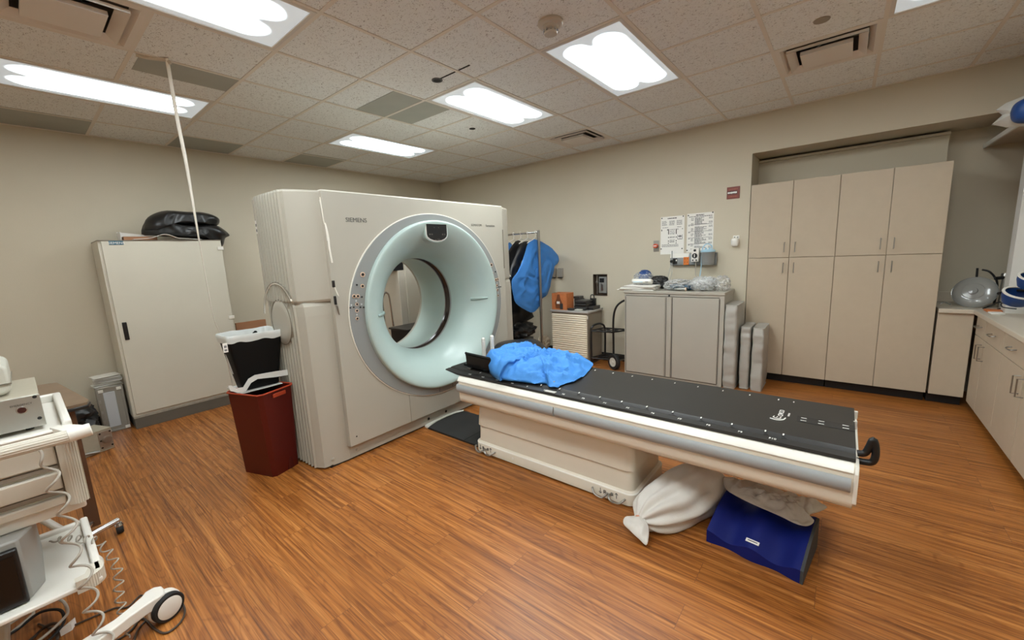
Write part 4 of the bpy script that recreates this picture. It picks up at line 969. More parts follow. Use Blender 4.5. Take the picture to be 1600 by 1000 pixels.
for side in (0, 1):
    P_ = side_plan(); Q_ = side_plan(0.010)
    Q_[0] = (1.492, 2.985); Q_[1] = (1.40, 2.992); Q_[2] = (1.296, 3.012)
    if side: P_ = mirx(P_); Q_ = mirx(Q_)
    u_ = MB(); u_.prism(P_, 'z', 1.315, 2.085)
    # slightly crowned top
    cxm = 1.40 if not side else 2*GC-1.40
    u_.prism(P_, 'z', 2.085, 2.100, [(cxm+(x-cxm)*0.96, 3.4+(y-3.4)*0.975) for x, y in P_])
    u_.prism([(cxm+(x-cxm)*0.95, 3.4+(y-3.4)*0.975) for x, y in P_], 'z', 1.298, 1.315, P_)
    u_.build('upper_side_cover', shell, t, ang=30)
    l_ = MB(); top = [(cxm+(x-cxm)*1.0, y+(0.06 if y < 3.1 else -0.05 if y > 3.7 else 0)) for x, y in Q_]
    l_.prism(Q_, 'z', 0.015, 1.20); l_.prism(Q_, 'z', 1.20, 1.27, [(x, y + ((0.006) if y < 3.1 else 0)) for x, y in Q_]); l_.prism([(x, y + ((0.006) if y < 3.1 else 0)) for x, y in Q_], 'z', 1.27, 1.297, [(x, y+(0.022 if y < 3.1 else 0)) for x, y in Q_])
    l_.build('lower_side_cover', shell, t, ang=30)
    xs = 1.243 if not side else 2*GC-1.243; sg = 1 if not side else -1
    d = MB(); prof = [(0, -0.012), (0.12, -0.010), (0.158, -0.008), (0.168, -0.002), (0.170, 0.03)]
    d.lathe([(r, sg*h) for r, h in prof], (xs, 3.30, 1.15), ax='x', segs=56); d.build('round_cap', shell, t)
    MB().tube([(xs-0.004*sg, 3.30+0.173*math.cos(a), 1.15+0.173*math.sin(a)) for a in [2*PI*i/56 for i in range(56)]], 0.0028, 6, closed=True).build('cap_groove', mat('seam', (120, 112, 98), 0.7), t)
    for rr, mm, nm in ((0.303, mat('seam', (120, 112, 98), 0.7), 'arc_groove'), (0.296, shell2, 'arc_highlight')):  # pale arc paints a highlight beside the dark groove
        MB().tube([(xs-0.0065*sg, 3.30+rr*math.cos(a), 1.15+rr*math.sin(a)) for a in [math.radians(160-i*150/40) for i in range(41)] if 3.30+rr*math.cos(a) > 3.052], 0.006, 8).build(nm, mm, t)
# middle body
b_ = MB()
b_.plate_hole(1.492, 2*GC-1.492, 0.02, 2.088, AX, AZ, 0.80, 0.80, 2.985, 3.02)
b_.box(1.492, 2*GC-1.492, 3.02, 3.86, 2.05, 2.088).box(1.492, 2*GC-1.492, 3.02, 3.86, 0.02, 0.06)
b_.build('body', shell, t, ang=30)
bk = MB(); bk.plate_hole(1.492, 2*GC-1.492, 0.02, 2.088, AX, AZ, 0.50, 0.50, 3.825, 3.86); bk.build('rear_cover', shell, t, ang=30)
fr = MB(); fr.plate_hole(1.482, 2*GC-1.482, 0.128, 2.096, AX-0.012, AZ-0.002, 0.885, 0.828, 2.935, 2.984)
fr.build('front_panel', shell, t, bevel=0.004, ang=30)
MB().box(1.482, 2*GC-1.482, 2.94, 3.0, 2.094, 2.103).build('top_edge', shell2, t, bevel=0.003)
g_ = MB()
for xx in (2.07, 2*GC-2.07): g_.box(xx-0.001, xx+0.001, 2.9335, 2.936, 0.13, 0.415)
g_.build('panel_seams', mat('seam', (120, 112, 98), 0.7), t, smooth=False)
g_ = MB()
for xx in (1.54, 2*GC-1.54): g_.lathe([(0, -0.0015), (0.006, -0.0015), (0.006, 0)], (xx, 2.935, 0.20), ax='y', segs=12)
g_.build('screw_holes', gap_m, t)
sk = MB(); sk.box(1.493, 2*GC-1.493, 2.984, 3.03, 0.014, 0.128); sk.build('kick_panel', shell, t, bevel=0.003)
MB().box(1.34, 2*GC-1.34, 3.0, 3.80, 0.0, 0.02).build('floor_base', black, t, smooth=False)
for xx in (1.36, 1.56, 2.30, 2.52): MB().lathe([(0, -0.004), (0.012, -0.003), (0.013, 0)], (xx, 2.984 if xx > 1.5 else 2.998, 0.065), ax='y', segs=20).build('plug', shell if xx < 2 else gap_m, t)
MB().ring(AX-0.012, AZ-0.002, (0.893, 0.836), (0.765, 0.765), 2.922, 2.99, 128).build('trim_ring', ringgrey, t, bevel=0.003)
o = MB().ring(AX-0.012, AZ-0.002, (0.900, 0.843), (0.892, 0.835), 2.927, 2.95, 128).build('ring_edge', shell2, t); 
g_ = MB()
for a in (-96, -84):
    ca, sa = math.cos(math.radians(a)), math.sin(math.radians(a)); p0 = (AX+0.78*ca, 2.9215, AZ+0.78*sa); p1 = (AX+0.83*ca, 2.9215, AZ+0.83*sa)
    g_.cyl(p0, p1, 0.0012, segs=4)
g_.build('ring_seams', gap_m, t)
fun = [(0.778, 2.97), (0.778, 2.90), (0.772, 2.888), (0.760, 2.884), (0.735, 2.888), (0.70, 2.902), (0.655, 2.928), (0.60, 2.972), (0.55, 3.025), (0.51, 3.082), (0.48, 3.145), (0.46, 3.20), (0.449, 3.26)]
MB().lathe([(p.x, p.y) for p in spline([(a, b, 0) for a, b in fun], 3)], (AX, 0, AZ), ax='y', segs=128, caps=False).build('funnel', teal, t, ang=60)
MB().lathe([(0.449, 3.26), (0.446, 3.268), (0.452, 3.275), (0.452, 3.285)], (AX, 0, AZ), ax='y', segs=128, caps=False).build('gap_rim', ringgrey, t)
MB().lathe([(0.452, 3.285), (0.462, 3.292), (0.462, 3.352), (0.452, 3.36)], (AX, 0, AZ), ax='y', segs=128, caps=False).build('gantry_window', darkring, t)
MB().lathe([(0.452, 3.36), (0.447, 3.364), (0.450, 3.368), (0.456, 3.375)], (AX, 0, AZ), ax='y', segs=128, caps=False).build('gap_rim', ringgrey, t)
MB().lathe([(0.456, 3.375), (0.462, 3.50), (0.470, 3.62), (0.484, 3.76), (0.50, 3.83), (0.52, 3.87)], (AX, 0, AZ), ax='y', segs=128, caps=False).build('rear_funnel', teal, t, ang=60)
# side slots in the funnel
for sx in (1, -1):
    sl = MB(); pts = []
    for k in range(9):
        u_ = k/8; r_ = 0.53+0.13*u_
        yv = 3.052 - (r_-0.53)*0.98
        pts.append((AX+sx*r_, yv-0.004, AZ-0.005))
    sl.tube(pts, 0.012, 12, rs=[0.008+0.012*math.sin(PI*min(1, 0.25+k/8*0.75)) for k in range(9)])
    sl.build('laser_slot', mat('teal_slot', (150, 168, 162), 0.4), t)
# display pod at the top of the funnel
dz0, dz1 = 1.725, 1.892
def upoly(w_, zt, zb, grow=0):
    pts = [(-w_-grow, zt), (-w_-grow, zb+0.07)]
    for k in range(9):
        a = PI + (k/8)*PI; pts.append(((w_+grow)*math.cos(a), zb+0.065+(0.055+grow)*math.sin(a)))
    pts += [(w_+grow, zb+0.07), (w_+grow, zt)]
    return pts
DX = 2.490
pod = MB(); pod.prism([(DX+a, b) for a, b in upoly(0.118, 1.878, 1.722, 0.018)], 'y', 2.890, 3.0); pod.build('display_housing', teal, t, bevel=0.006)
MB().prism([(DX+a, b) for a, b in upoly(0.118, 1.884, 1.722, 0.006)], 'y', 2.8865, 2.892).build('display_rim', shell2, t, bevel=0.002)
d = MB().prism([(DX+a, b) for a, b in upoly(0.118, 1.880, 1.724)], 'y', 2.884, 2.889).build('display', black, t)
g_ = MB()
for (a, b, w_, h_) in ((-0.085, 1.79, 0.018, 0.012), (-0.06, 1.79, 0.014, 0.012), (0.065, 1.79, 0.014, 0.012), (0.09, 1.79, 0.012, 0.012), (-0.03, 1.85, 0.008, 0.006), (0.02, 1.85, 0.008, 0.006), (-0.02, 1.742, 0.01, 0.008), (0.005, 1.745, 0.01, 0.010), (0.022, 1.745, 0.008, 0.010)):
    g_.box(DX+a-w_/2, DX+a+w_/2, 2.8832, 2.884, b-h_/2, b+h_/2)
g_.build('indicators', mat('dim_indicator', (92, 86, 80), 0.5), d, smooth=False)
# control buttons, both sides
BT = [(1.731, 1.478, 0.020, 1), (1.672, 1.402, 0.012, 0), (1.719, 1.389, 0.016, 1), (1.640, 1.318, 0.015, 1), (1.671, 1.315, 0.015, 1), (1.703, 1.305, 0.012, 0), (1.656, 1.253, 0.013, 1), (1.650, 1.203, 0.014, 1), (1.646, 1.142, 0.013, 1), (1.598, 1.232, 0.010, 0), (1.626, 1.233, 0.010, 0), (1.682, 1.226, 0.010, 0), (1.710, 1.222, 0.010, 0)]
for side in (0, 1):
    for (x, z, r, kind_) in BT:
        xx = x if not side else 2*GC+0.01-x
        b1 = MB().lathe([(0, -0.007), (r*0.55, -0.007), (r*0.6, -0.003), (r*0.6, 0)], (xx, 2.921, z), ax='y', segs=16).build('button', black, t)
        if kind_: MB().lathe([(r*0.62, 0), (r*0.62, -0.004), (r, -0.004), (r, 0.001)], (xx, 2.921, z), ax='y', segs=20, caps=False).build('button_ring', brass, b1)
g_ = MB()
for side in (0, 1):
    for (x, z) in ((1.61, 1.252), (1.695, 1.248), (1.653, 1.28), (1.646, 1.172)):
        xx = x if not side else 2*GC+0.01-x
        g_.lathe([(0, -0.002), (0.007, -0.002), (0.007, 0)], (xx, 2.921, z), ax='y', segs=12)
g_.build('button_symbols', mat('pale_symbol', (196, 200, 202), 0.5), t)
text('SIEMENS', 0.047, (1.646, 2.934, 1.880), (1, 0, 0), (0, 0, 1), mat('grey_logo', (84, 84, 80), 0.5), t, depth=0.001, sx=1.02)
text('SOMATOM', 0.033, (2.985, 2.934, 1.879), (1, 0, 0), (0, 0, 1), mat('grey_logo', (84, 84, 80), 0.5), t, sx=0.95)
text('Sensation', 0.034, (3.20, 2.934, 1.877), (1, 0, 0), (0, 0, 1), mat('grey_logo', (84, 84, 80), 0.5), t, sx=1.08)
# cables and connectors in the gap left of the front panel
MB().tube(spline([(1.484, 2.955, 2.05), (1.486, 2.945, 1.9), (1.494, 2.93, 1.78), (1.492, 2.925, 1.68), (1.499, 2.925, 1.58)], 6), 0.007, 8).build('gap_cable', shell2, t)
MB().tube(spline([(1.478, 2.955, 2.03), (1.488, 2.94, 1.86), (1.490, 2.93, 1.74)], 6), 0.005, 8).build('gap_cable', whitep, t)
MB().box(1.484, 1.500, 2.918, 2.945, 1.40, 1.45).build('connector', black, t, bevel=0.003)
MB().tube([(1.493, 2.925, 1.41), (1.515, 2.92, 1.33)], 0.005, 8).build('gap_cable', shell2, t)
MB().box(1.484, 1.498, 2.918, 2.945, 1.27, 1.335).build('connector', black, t, bevel=0.003)
MB().tube(spline([(1.49, 2.925, 1.28), (1.495, 2.92, 1.24), (1.508, 2.92, 1.19), (1.500, 2.92, 1.26)], 5), 0.004, 8).build('gap_cable', steel, t)
MB().box(2*GC-1.50, 2*GC-1.494, 2.925, 2.93, 1.43, 1.85).build('side_slot', mat('seam', (120, 112, 98), 0.7), t)
MB().box(1.258, 1.262, 3.555, 3.59, 1.83, 1.93).build('warning_label', mat('pale_label', (224, 220, 212), 0.6), t)
MB().box(1.2575, 1.2582, 3.56, 3.585, 1.845, 1.865).box(1.2575, 1.2582, 3.56, 3.585, 1.885, 1.905).build('label_print', inkl, t)

# floor plate between scanner and table
t = thing('floor_plate', (2.48, 2.6, 0), 'low black floor plate with a white curved rim between scanner and table base', 'floor plate')
MB().prism([(2.236, 2.20), (2.236, 2.93), (2.30, 2.945), (2.40, 2.965), (2.5, 2.972), (2.6, 2.965), (2.70, 2.94), (2.715, 2.90), (2.715, 2.20)], 'z', 0.0, 0.018).build('plate', mat('black_plate', (40, 40, 40), 0.55), t, bevel=0.002)
MB().prism([(2.236, 2.915), (2.29, 2.935), (2.38, 2.957), (2.5, 2.965), (2.62, 2.955), (2.70, 2.925), (2.72, 2.94), (2.64, 2.98), (2.5, 2.988), (2.36, 2.985), (2.27, 2.98), (2.236, 2.97)], 'z', 0.004, 0.026).build('curved_rim', whitep, t, bevel=0.003)
MB().box(2.24, 2.71, 2.44, 2.445, 0.0182, 0.019).build('joint', gap_m, t)

# ================================================================ patient table
TC = 2.4425
t = thing('patient_table', (TC, 1.2, 0), 'long motorised CT patient table with a black top and cream base', 'patient table')
half = [(2.185, 0.646), (2.122, 0.645), (2.108, 0.636), (2.092, 0.617), (2.090, 0.586), (2.093, 0.522), (2.095, 0.475), (2.100, 0.452), (2.116, 0.438), (2.205, 0.426)]
prof = half + [(2*TC-x, z) for x, z in half[::-1]]
bo = MB(); bo.prism(prof, 'y', -0.095, 2.30)
sm_ = [(TC+(x-TC)*0.80, 0.60+(z-0.60)*0.82) for x, z in prof]
bo.prism(prof, 'y', 2.30, 2.37, sm_)
bo.build('couch_body', tshell, t, ang=50)
MB().prism([(x, z) for x, z in [(2.105, 0.638), (2.086, 0.610), (2.088, 0.475), (2.13, 0.445), (2*TC-2.13, 0.445), (2*TC-2.088, 0.475), (2*TC-2.086, 0.610), (2*TC-2.105, 0.638)]], 'y', -0.108, -0.093).build('end_cap', shell2, t, bevel=0.003)
for s in (0, 1):
    q = [(2.096, 0.590), (2.080, 0.584), (2.074, 0.556), (2.079, 0.531), (2.098, 0.517)]
    if s: q = [(2*TC-x, z) for x, z in q]
    MB().prism(q, 'y', -0.085, 1.395).prism(q, 'y', 1.405, 2.315).build('grey_strip', stripm, t, ang=60)
    q = [(2.124, 0.6445), (2.108, 0.635), (2.092, 0.615), (2.086, 0.614), (2.103, 0.640), (2.122, 0.6475)]
    if s: q = [(2*TC-x, z) for x, z in q]
    MB().prism(q, 'y', -0.09, 2.31).build('lit_bevel', shell2, t, ang=60)  # paler strip paints overhead light onto the upward-facing bevel
# black top
tp = [(2.118, 0.650), (2.122, 0.664), (2.165, 0.669), (2.176, 0.663), (2.182, 0.668), (2.200, 0.678)]
tp = tp + [(2*TC-2.13, 0.678), (2*TC-2.119, 0.670), (2*TC-2.118, 0.650)]
tp_poly = tp + [(2*TC-2.14, 0.642), (2.14, 0.642)]
mb = MB(); mb.prism(tp_poly, 'y', -0.095, 2.34); mb.prism(tp_poly, 'y', 2.34, 2.50, [(TC+(x-TC)*0.94, 0.675+(z-0.675)*0.45) for x, z in tp_poly])
mb.build('tabletop', carbon, t, ang=25)
g_ = MB(); k = 0
yy = 0.169
marks = [0.169, 0.242, 0.388, 0.535, 0.682, 0.828, 0.981, 1.125, 1.273, 1.42, 1.57, 1.72, 1.86, 2.01, 2.15]
for y_ in marks:
    for xx in (2.192, 2*TC-2.192): g_.box(xx-0.008, xx+0.008, y_-0.003, y_+0.003, 0.6775, 0.6805)
g_.build('index_marks', whitetext, t, smooth=False)
g_ = MB()
for y_ in marks: g_.prism(rrect(2.170, y_-0.006, 0.012, 0.024, 0.005), 'z', 0.655, 0.6695)
g_.build('index_notches', black, t)
for n_, y_ in zip(('F10', 'F9', 'F8', 'F7', 'F6', 'F5', 'F4', 'F3', 'F2', 'F1'), (0.222, 0.352, 0.497, 0.640, 0.785, 0.932, 1.078, 1.225, 1.37, 1.515)):
    text(n_, 0.021, (2.134, y_, 0.6685), (0, -1, 0), (1, 0, 0.08), whitetext, t, 'index_lettering')
for n_, y_ in zip(('0', 'H1', 'H2', 'H3', 'H4'), (1.66, 1.80, 1.945, 2.09, 2.23)):
    text(n_, 0.021, (2.134, y_, 0.6685), (0, -1, 0), (1, 0, 0.08), whitetext, t, 'index_lettering')
MB().box(2.125, 2.155, 1.42, 1.50, 0.6665, 0.6695).build('rating_label', mat('silver_label', (190, 188, 180), 0.4), t)
# logo on the top
text('CIVCO', 0.032, (2.43, 0.196, 0.6785), (1, 0, 0), (0, 1, 0), whitetext, t, 'logo_lettering')
text('MEDICAL', 0.012, (2.45, 0.168, 0.6785), (1, 0, 0), (0, 1, 0), whitetext, t, 'logo_lettering')
g_ = MB()
g_.tube(spline([(2.375, 0.245, 0.679), (2.368, 0.215, 0.679), (2.385, 0.19, 0.679), (2.415, 0.182, 0.679)], 5), 0.003, 6).tube(spline([(2.40, 0.235, 0.679), (2.388, 0.215, 0.679), (2.40, 0.20, 0.679)], 5), 0.002, 6)
for a in (0.205, 0.22, 0.235): g_.cyl((2.402, a, 0.679), (2.418, a-0.004, 0.679), 0.0018, segs=5)
g_.build('logo_mark', whitetext, t)
g_ = MB(); g_.box(2.402, 2.482, -0.094, 0.135, 0.678, 0.6795); g_.build('end_inlay', mat('inlay_black', (34, 32, 30), 0.5), t, smooth=False)
g_ = MB()
for y_ in (0.107, 0.035, -0.060):
    for xx in (2.423, 2.460): g_.box(xx-0.002, xx+0.002, y_-0.012, y_+0.012, 0.6795, 0.6805)
g_.build('inlay_slots', whitetext, t, smooth=False)
MB().prism([(2.54, 0.68), (2.57, 0.675), (2.57, 0.64), (2.54, 0.64)], 'y', -0.105, -0.09).prism([(2.70, 0.678), (2.74, 0.67), (2.74, 0.64), (2.70, 0.64)], 'y', -0.11, -0.09).build('end_clips', whitep, t)
# handle at the foot end
MB().tube(spline([(2.20, -0.100, 0.660), (2.20, -0.125, 0.668), (2.20, -0.137, 0.70), (2.20, -0.147, 0.733), (2.20, -0.157, 0.700), (2.20, -0.158, 0.655), (2.20, -0.145, 0.630), (2.20, -0.100, 0.625)], 6), 0.014, 14).build('end_handle', black, t)
g_ = MB(); g_.T = Matrix.Translation((-0.016, 0, 0.008)); g_.box(2.1165, 2.1195, -0.035, 0.012, 0.487, 0.490).box(2.1165, 2.1195, -0.037, -0.032, 0.487, 0.497).box(2.1165, 2.1195, -0.008, -0.003, 0.478, 0.488).box(2.1165, 2.1195, -0.028, -0.023, 0.478, 0.488).box(2.1165, 2.1195, -0.036, -0.016, 0.474, 0.477).box(2.1165, 2.1195, -0.012, 0.004, 0.474, 0.477); g_.build('load_symbol', ink, t, smooth=False)
# base
def ring_prism(mb, levels):
    n_ = None; vs_ = []; fs = []
    for (x0, x1, y0, y1, z, r) in levels:
        pr = rrect((x0+x1)/2, (y0+y1)/2, x1-x0, y1-y0, r, 6); n_ = len(pr); vs_ += [(a, b, z) for a, b in pr]
    for k in range(len(levels)-1):
        for i in range(n_):
            j = (i+1) % n_; fs.append((k*n_+i, k*n_+j, (k+1)*n_+j, (k+1)*n_+i))
    fs.append(list(range(n_))[::-1]); fs.append([(len(levels)-1)*n_+i for i in range(n_)])
    mb.add(vs_, fs); return mb
x0, x1, y0, y1 = 2.192, 2*TC-2.192, 0.905, 2.238
ring_prism(MB(), [(x0+0.012, x1-0.012, y0+0.012, y1-0.012, 0.225, 0.045), (x0+0.002, x1-0.002, y0+0.002, y1-0.002, 0.232, 0.05), (x0+0.008, x1-0.008, y0+0.01, y1-0.01, 0.33, 0.05), (x0+0.018, x1-0.018, y0+0.02, y1-0.02, 0.44, 0.05)]).build('base_upper_cover', tshell, t, ang=40)
ring_prism(MB(), [(x0+0.008, x1-0.008, y0+0.008, y1-0.008, 0.09, 0.045), (x0+0.012, x1-0.012, y0+0.012, y1-0.012, 0.224, 0.045)]).build('base_middle_cover', tshell, t, ang=40)
ring_prism(MB(), [(x0-0.012, x1+0.012, y0-0.012, y1+0.012, 0.012, 0.06), (x0-0.012, x1+0.012, y0-0.012, y1+0.012, 0.084, 0.06), (x0-0.006, x1+0.006, y0-0.006, y1+0.006, 0.092, 0.056), (x0+0.01, x1-0.01, y0+0.01, y1-0.01, 0.100, 0.045)]).build('base_skirt', tshell, t, ang=60)
ring_prism(MB(), [(x0-0.0135, x1+0.0135, y0-0.0135, y1+0.0135, 0.084, 0.06), (x0-0.0125, x1+0.0125, y0-0.0125, y1+0.0125, 0.0875, 0.06), (x0-0.004, x1+0.004, y0-0.004, y1+0.004, 0.093, 0.06)]).build('skirt_edge', shell2, t, ang=60)
ring_prism(MB(), [(x0+0.01, x1-0.01, y0+0.01, y1-0.01, 0.0, 0.05), (x0+0.01, x1-0.01, y0+0.01, y1-0.01, 0.012, 0.05)]).build('base_foot', black, t)
for (ya, yb) in ((1.19, 0.945), (2.245, 2.02)):
    xx = x0-0.02; ym = (ya+yb)/2
    MB().tube(spline([(xx+0.01, ya-0.01, 0.052), (xx-0.012, ya-0.02, 0.058), (xx-0.028, ya-0.045, 0.036), (xx-0.028, ym+0.03, 0.028), (xx-0.018, ym+0.01, 0.045), (xx+0.008, ym+0.008, 0.05)], 5), 0.0065, 10).build('pedal_bar', steel, t)
    MB().tube(spline([(xx+0.008, ym-0.008, 0.05), (xx-0.018, ym-0.012, 0.045), (xx-0.028, ym-0.035, 0.028), (xx-0.028, yb+0.04, 0.030), (xx-0.012, yb+0.018, 0.045), (xx+0.012, yb+0.01, 0.05)], 5), 0.0065, 10).build('pedal_bar', steel, t)
    g_ = MB(); xf = x0-0.0135
    def ybox(a, b, c_, d_): g_.box(xf, xf+0.004, a, b, c_, d_)
    for sgn, dirn in ((1, -1), (-1, 1)):
        yc = ym+sgn*0.055
        ybox(yc-0.0018, yc+0.0018, 0.034, 0.072)
        for q_ in (-1, 1): g_.cyl((xf+0.001, yc, 0.034 if dirn < 0 else 0.072), (xf+0.001, yc+q_*0.010, 0.046 if dirn < 0 else 0.060), 0.0018, segs=5)
        yc = ym+sgn*0.025
        ybox(yc-0.008, yc+0.008, 0.060, 0.064); ybox(yc-0.008, yc-0.004, 0.044, 0.064); ybox(yc+0.003, yc+0.008, 0.040, 0.062); ybox(yc-0.008, yc+0.008, 0.048, 0.053)
    g_.build('pedal_symbols', ink, t)
MB().lathe([(0, -0.004), (0.009, -0.003), (0.01, 0)], (x0-0.012, 1.85, 0.05), ax='x', segs=16).build('plug', shell2, t)
MB().lathe([(0, -0.02), (0.012, -0.016), (0.014, 0)], (2.70, y0+0.002, 0.40), ax='y', segs=16).build('plug', black, t)

# head holder, arm posts, blanket
t = thing('head_holder', (2.36, 2.15, 0.679), 'black curved head holder standing on the scanner end of the table', 'head holder')
cs = [(2.192, 0.815), (2.199, 0.806), (2.203, 0.785), (2.206, 0.74), (2.212, 0.702), (2.235, 0.686), (2.32, 0.684)]
cs = cs + [(2*2.385-x, z) for x, z in cs[::-1]]
outer_ = cs; inner_ = [(2.385+(x-2.385)*0.955, z+0.010) for x, z in cs]
poly_ = outer_ + inner_[::-1]
hs = MB(); hs.prism(poly_, 'y', 2.02, 2.315)
for v in hs.v:
    if v.x > 2.45: v.z = min(v.z, 0.755+0.01*(v.z > 0.8))
    if v.y < 2.1 and v.z > 0.70: v.y += (v.z-0.70)*0.25; v.z -= 0.012
hs.build('shell', mat('gloss_black', (9, 9, 10), 0.25), t, ang=50)
MB().box(2.27, 2.48, 2.02, 2.42, 0.679, 0.70).build('base', mat('gloss_black', (9, 9, 10), 0.25), t, bevel=0.006)
MB().box(2.20, 2.24, 2.27, 2.31, 0.68, 0.694).build('clip', steel, t, bevel=0.003)
for k, (a, b) in enumerate((((752, 530), (758, 549)), ((765, 527), (772, 547)))):
    xx = 2.55
    p, q = at((a[0]+b[0])/2, a[1], x=xx), at((a[0]+b[0])/2, b[1], x=xx)
    t = thing('arm_post', (xx, p.y, 0.679), ['left ribbed white post behind the black head holder', 'right ribbed white post, nearest the blue sheet'][k], 'post', 'ribbed white posts at the scanner end of the table')
    m_ = MB(); z = 0.68; 
    pr = []
    while z < p.z:
        pr += [(0.016, z), (0.0175, z+0.004), (0.0175, z+0.010), (0.016, z+0.014)]; z += 0.016
    pr += [(0.015, z), (0.010, z+0.006), (0, z+0.007)]
    m_.lathe([(0, 0.679)]+pr, (xx, p.y, 0), segs=20); m_.build('grip', whitep, t, ang=30)
# blanket: outline on the tabletop plane
px = [(757, 552), (766, 546), (790, 541), (812, 537), (828, 538), (838, 544), (846, 551), (863, 552), (880, 557), (905, 561), (926, 569), (922, 577), (912, 588), (898, 597), (884, 600), (872, 606), (859, 606), (853, 600), (838, 599), (815, 596), (795, 592), (783, 586), (778, 575), (765, 563)]
zs = [0.79, 0.80, 0.80, 0.80, 0.80, 0.78, 0.74, 0.72, 0.70, 0.69, 0.685, 0.685, 0.685, 0.685, 0.685, 0.68, 0.68, 0.685, 0.69, 0.69, 0.70, 0.72, 0.78, 0.80]
W = [at(a, b, z=zz) for (a, b), zz in zip(px, zs)]
c_ = sum(W, Vector())/len(W)
mb = MB(); rings, segs = 40, 0
Bd = spline([tuple(p) for p in W], 7, True); m_ = len(Bd); cz_ = 0.775
def wrk(x, y, s):
    ca, sa = math.cos(0.5), math.sin(0.5); X = (x*ca-y*sa); Y = (x*sa+y*ca)
    q = Vector((X*6, Y*10, s)); q += 0.7*Vector((noise.noise(q*0.6), noise.noise(q*0.6+Vector((5, 1, 2))), 0))
    return 0.6*(1-2.6*abs(noise.noise(q)))+0.35*(1-2.4*abs(noise.noise(q*2.1)))+0.30*(1-2.4*abs(noise.noise(q*4.1)))
vs_ = [(c_.x, c_.y, cz_)]; fs = []
for r in range(1, rings+1):
    tt = r/rings
    for b in Bd:
        x, y = c_.x+(b.x-c_.x)*tt, c_.y+(b.y-c_.y)*tt
        zz = cz_*(1-tt**2.2)+b.z*tt**2.2
        # falls to the tabletop along its rim
        drop = max(0, (tt-0.86)/0.14)**1.5
        zz = zz + 0.052*wrk(x, y, 1.0)*(1-0.5*tt**6) 
        zz = zz*(1-drop*0.55)+0.684*drop*0.55
        vs_.append((x, y, max(zz, 0.683)))
for i in range(m_): fs.append((0, 1+i, 1+(i+1) % m_))
for r in range(rings-1):
    for i in range(m_):
        a = 1+r*m_+i; b = 1+r*m_+(i+1) % m_; fs.append((a, a+m_, b+m_, b))
base = len(vs_); last = 1+(rings-1)*m_
for i in range(m_):
    p = Vector(vs_[last+i]); q = c_ + (Vector((p.x, p.y, 0))-Vector((c_.x, c_.y, 0)))*0.96 if False else Vector((c_.x+(p.x-c_.x)*0.97, c_.y+(p.y-c_.y)*0.97, 0.681)); vs_.append(tuple(q))
vs_.append((c_.x, c_.y, 0.681)); 
for i in range(m_):
    j = (i+1) % m_; fs.append((last+i, base+i, base+j, last+j)); fs.append((base+i, len(vs_)-1, base+j))
t = thing('blue_sheet', (c_.x, c_.y, 0.68), 'crumpled bright blue sheet lying across the head end of the table', 'sheet')
MB().add(vs_, fs).build('cloth', mat('bright_blue_cloth', (62, 134, 208), 0.72, bump=0.9, bscale=45, var=0.04, vscale=12), t, ang=80)
for q, (a, b) in enumerate(((828, 582), (864, 598))):
    p = at(a, b, z=0.73 if q == 0 else 0.70)
    m2 = MB(); m2.box(p.x-0.012, p.x+0.006, p.y-0.018, p.y-0.006, p.z-0.025, p.z+0.015).box(p.x-0.012, p.x+0.006, p.y+0.002, p.y+0.014, p.z-0.025, p.z+0.015).box(p.x-0.010, p.x+0.006, p.y-0.018, p.y+0.014, p.z-0.008, p.z)
    m2.build('snap_clip', steel if q else mat('olive_brass', (170, 166, 120), 0.4, 0.4), t, bevel=0.003)

# ================================================================ things on the floor under the table
def sack(p0, p1, radp, seed, zs=0.85, nu=72, nv=60, fold=0.24, kk=9, zc=0.0):
    p0, p1 = Vector(p0), Vector(p1); ax = (p1-p0); L_ = ax.length; ax.normalize(); sd = ax.cross(Vector((0, 0, 1))).normalized(); up = sd.cross(ax)
    rp = spline([(a, b, 0) for a, b in radp], 8); vs_ = []; fs = []
    def rad(tt):
        for a, b in zip(rp[:-1], rp[1:]):
            if a.x <= tt <= b.x: return a.y+(b.y-a.y)*(tt-a.x)/max(1e-6, b.x-a.x)
        return rp[-1].y
    for j in range(nv+1):
        tt = j/nv; r = rad(tt)
        for i in range(nu):
            th = 2*PI*i/nu
            f = fold*math.exp(-tt*3.2)*(math.sin(th*kk+seed+2*noise.noise(Vector((tt*3, th, seed)))))
            q = Vector((math.cos(th)*2.2, math.sin(th)*2.2, tt*3+seed)); nn = 0.05*noise.noise(q)+0.10*(0.3-abs(noise.noise(Vector((math.cos(th)*1.6+tt*1.2, math.sin(th)*1.6, tt*1.6+seed)))))+0.05*(0.3-abs(noise.noise(q*1.6)))
            rr = r*(1+f+nn)
            p = p0+ax*(L_*tt)+sd*(rr*math.cos(th))+up*(rr*math.sin(th)*zs)
            if p.z < 0.004: p.z = 0.004
            vs_.append(p)
    for j in range(nv):
        for i in range(nu):
            a = j*nu+i; b = j*nu+(i+1) % nu; fs.append((a, b, b+nu, a+nu))
    fs.append(list(range(nu))[::-1]); fs.append([nv*nu+i for i in range(nu)])
    return vs_, fs
t = thing('tied_sack', (2.3, 0.65, 0), 'stuffed white cloth sack tied at its neck, lying under the table', 'sack')
v_, f_ = sack((2.005, 0.800, 0.075), (2.62, 0.535, 0.13), [(0, 0.022), (0.03, 0.045), (0.09, 0.088), (0.20, 0.122), (0.36, 0.148), (0.55, 0.158), (0.75, 0.155), (0.90, 0.125), (0.97, 0.08), (1.0, 0.02)], 1.3, zs=0.92)
MB().add(v_, f_).build('sack_body', clothw, t, ang=80)
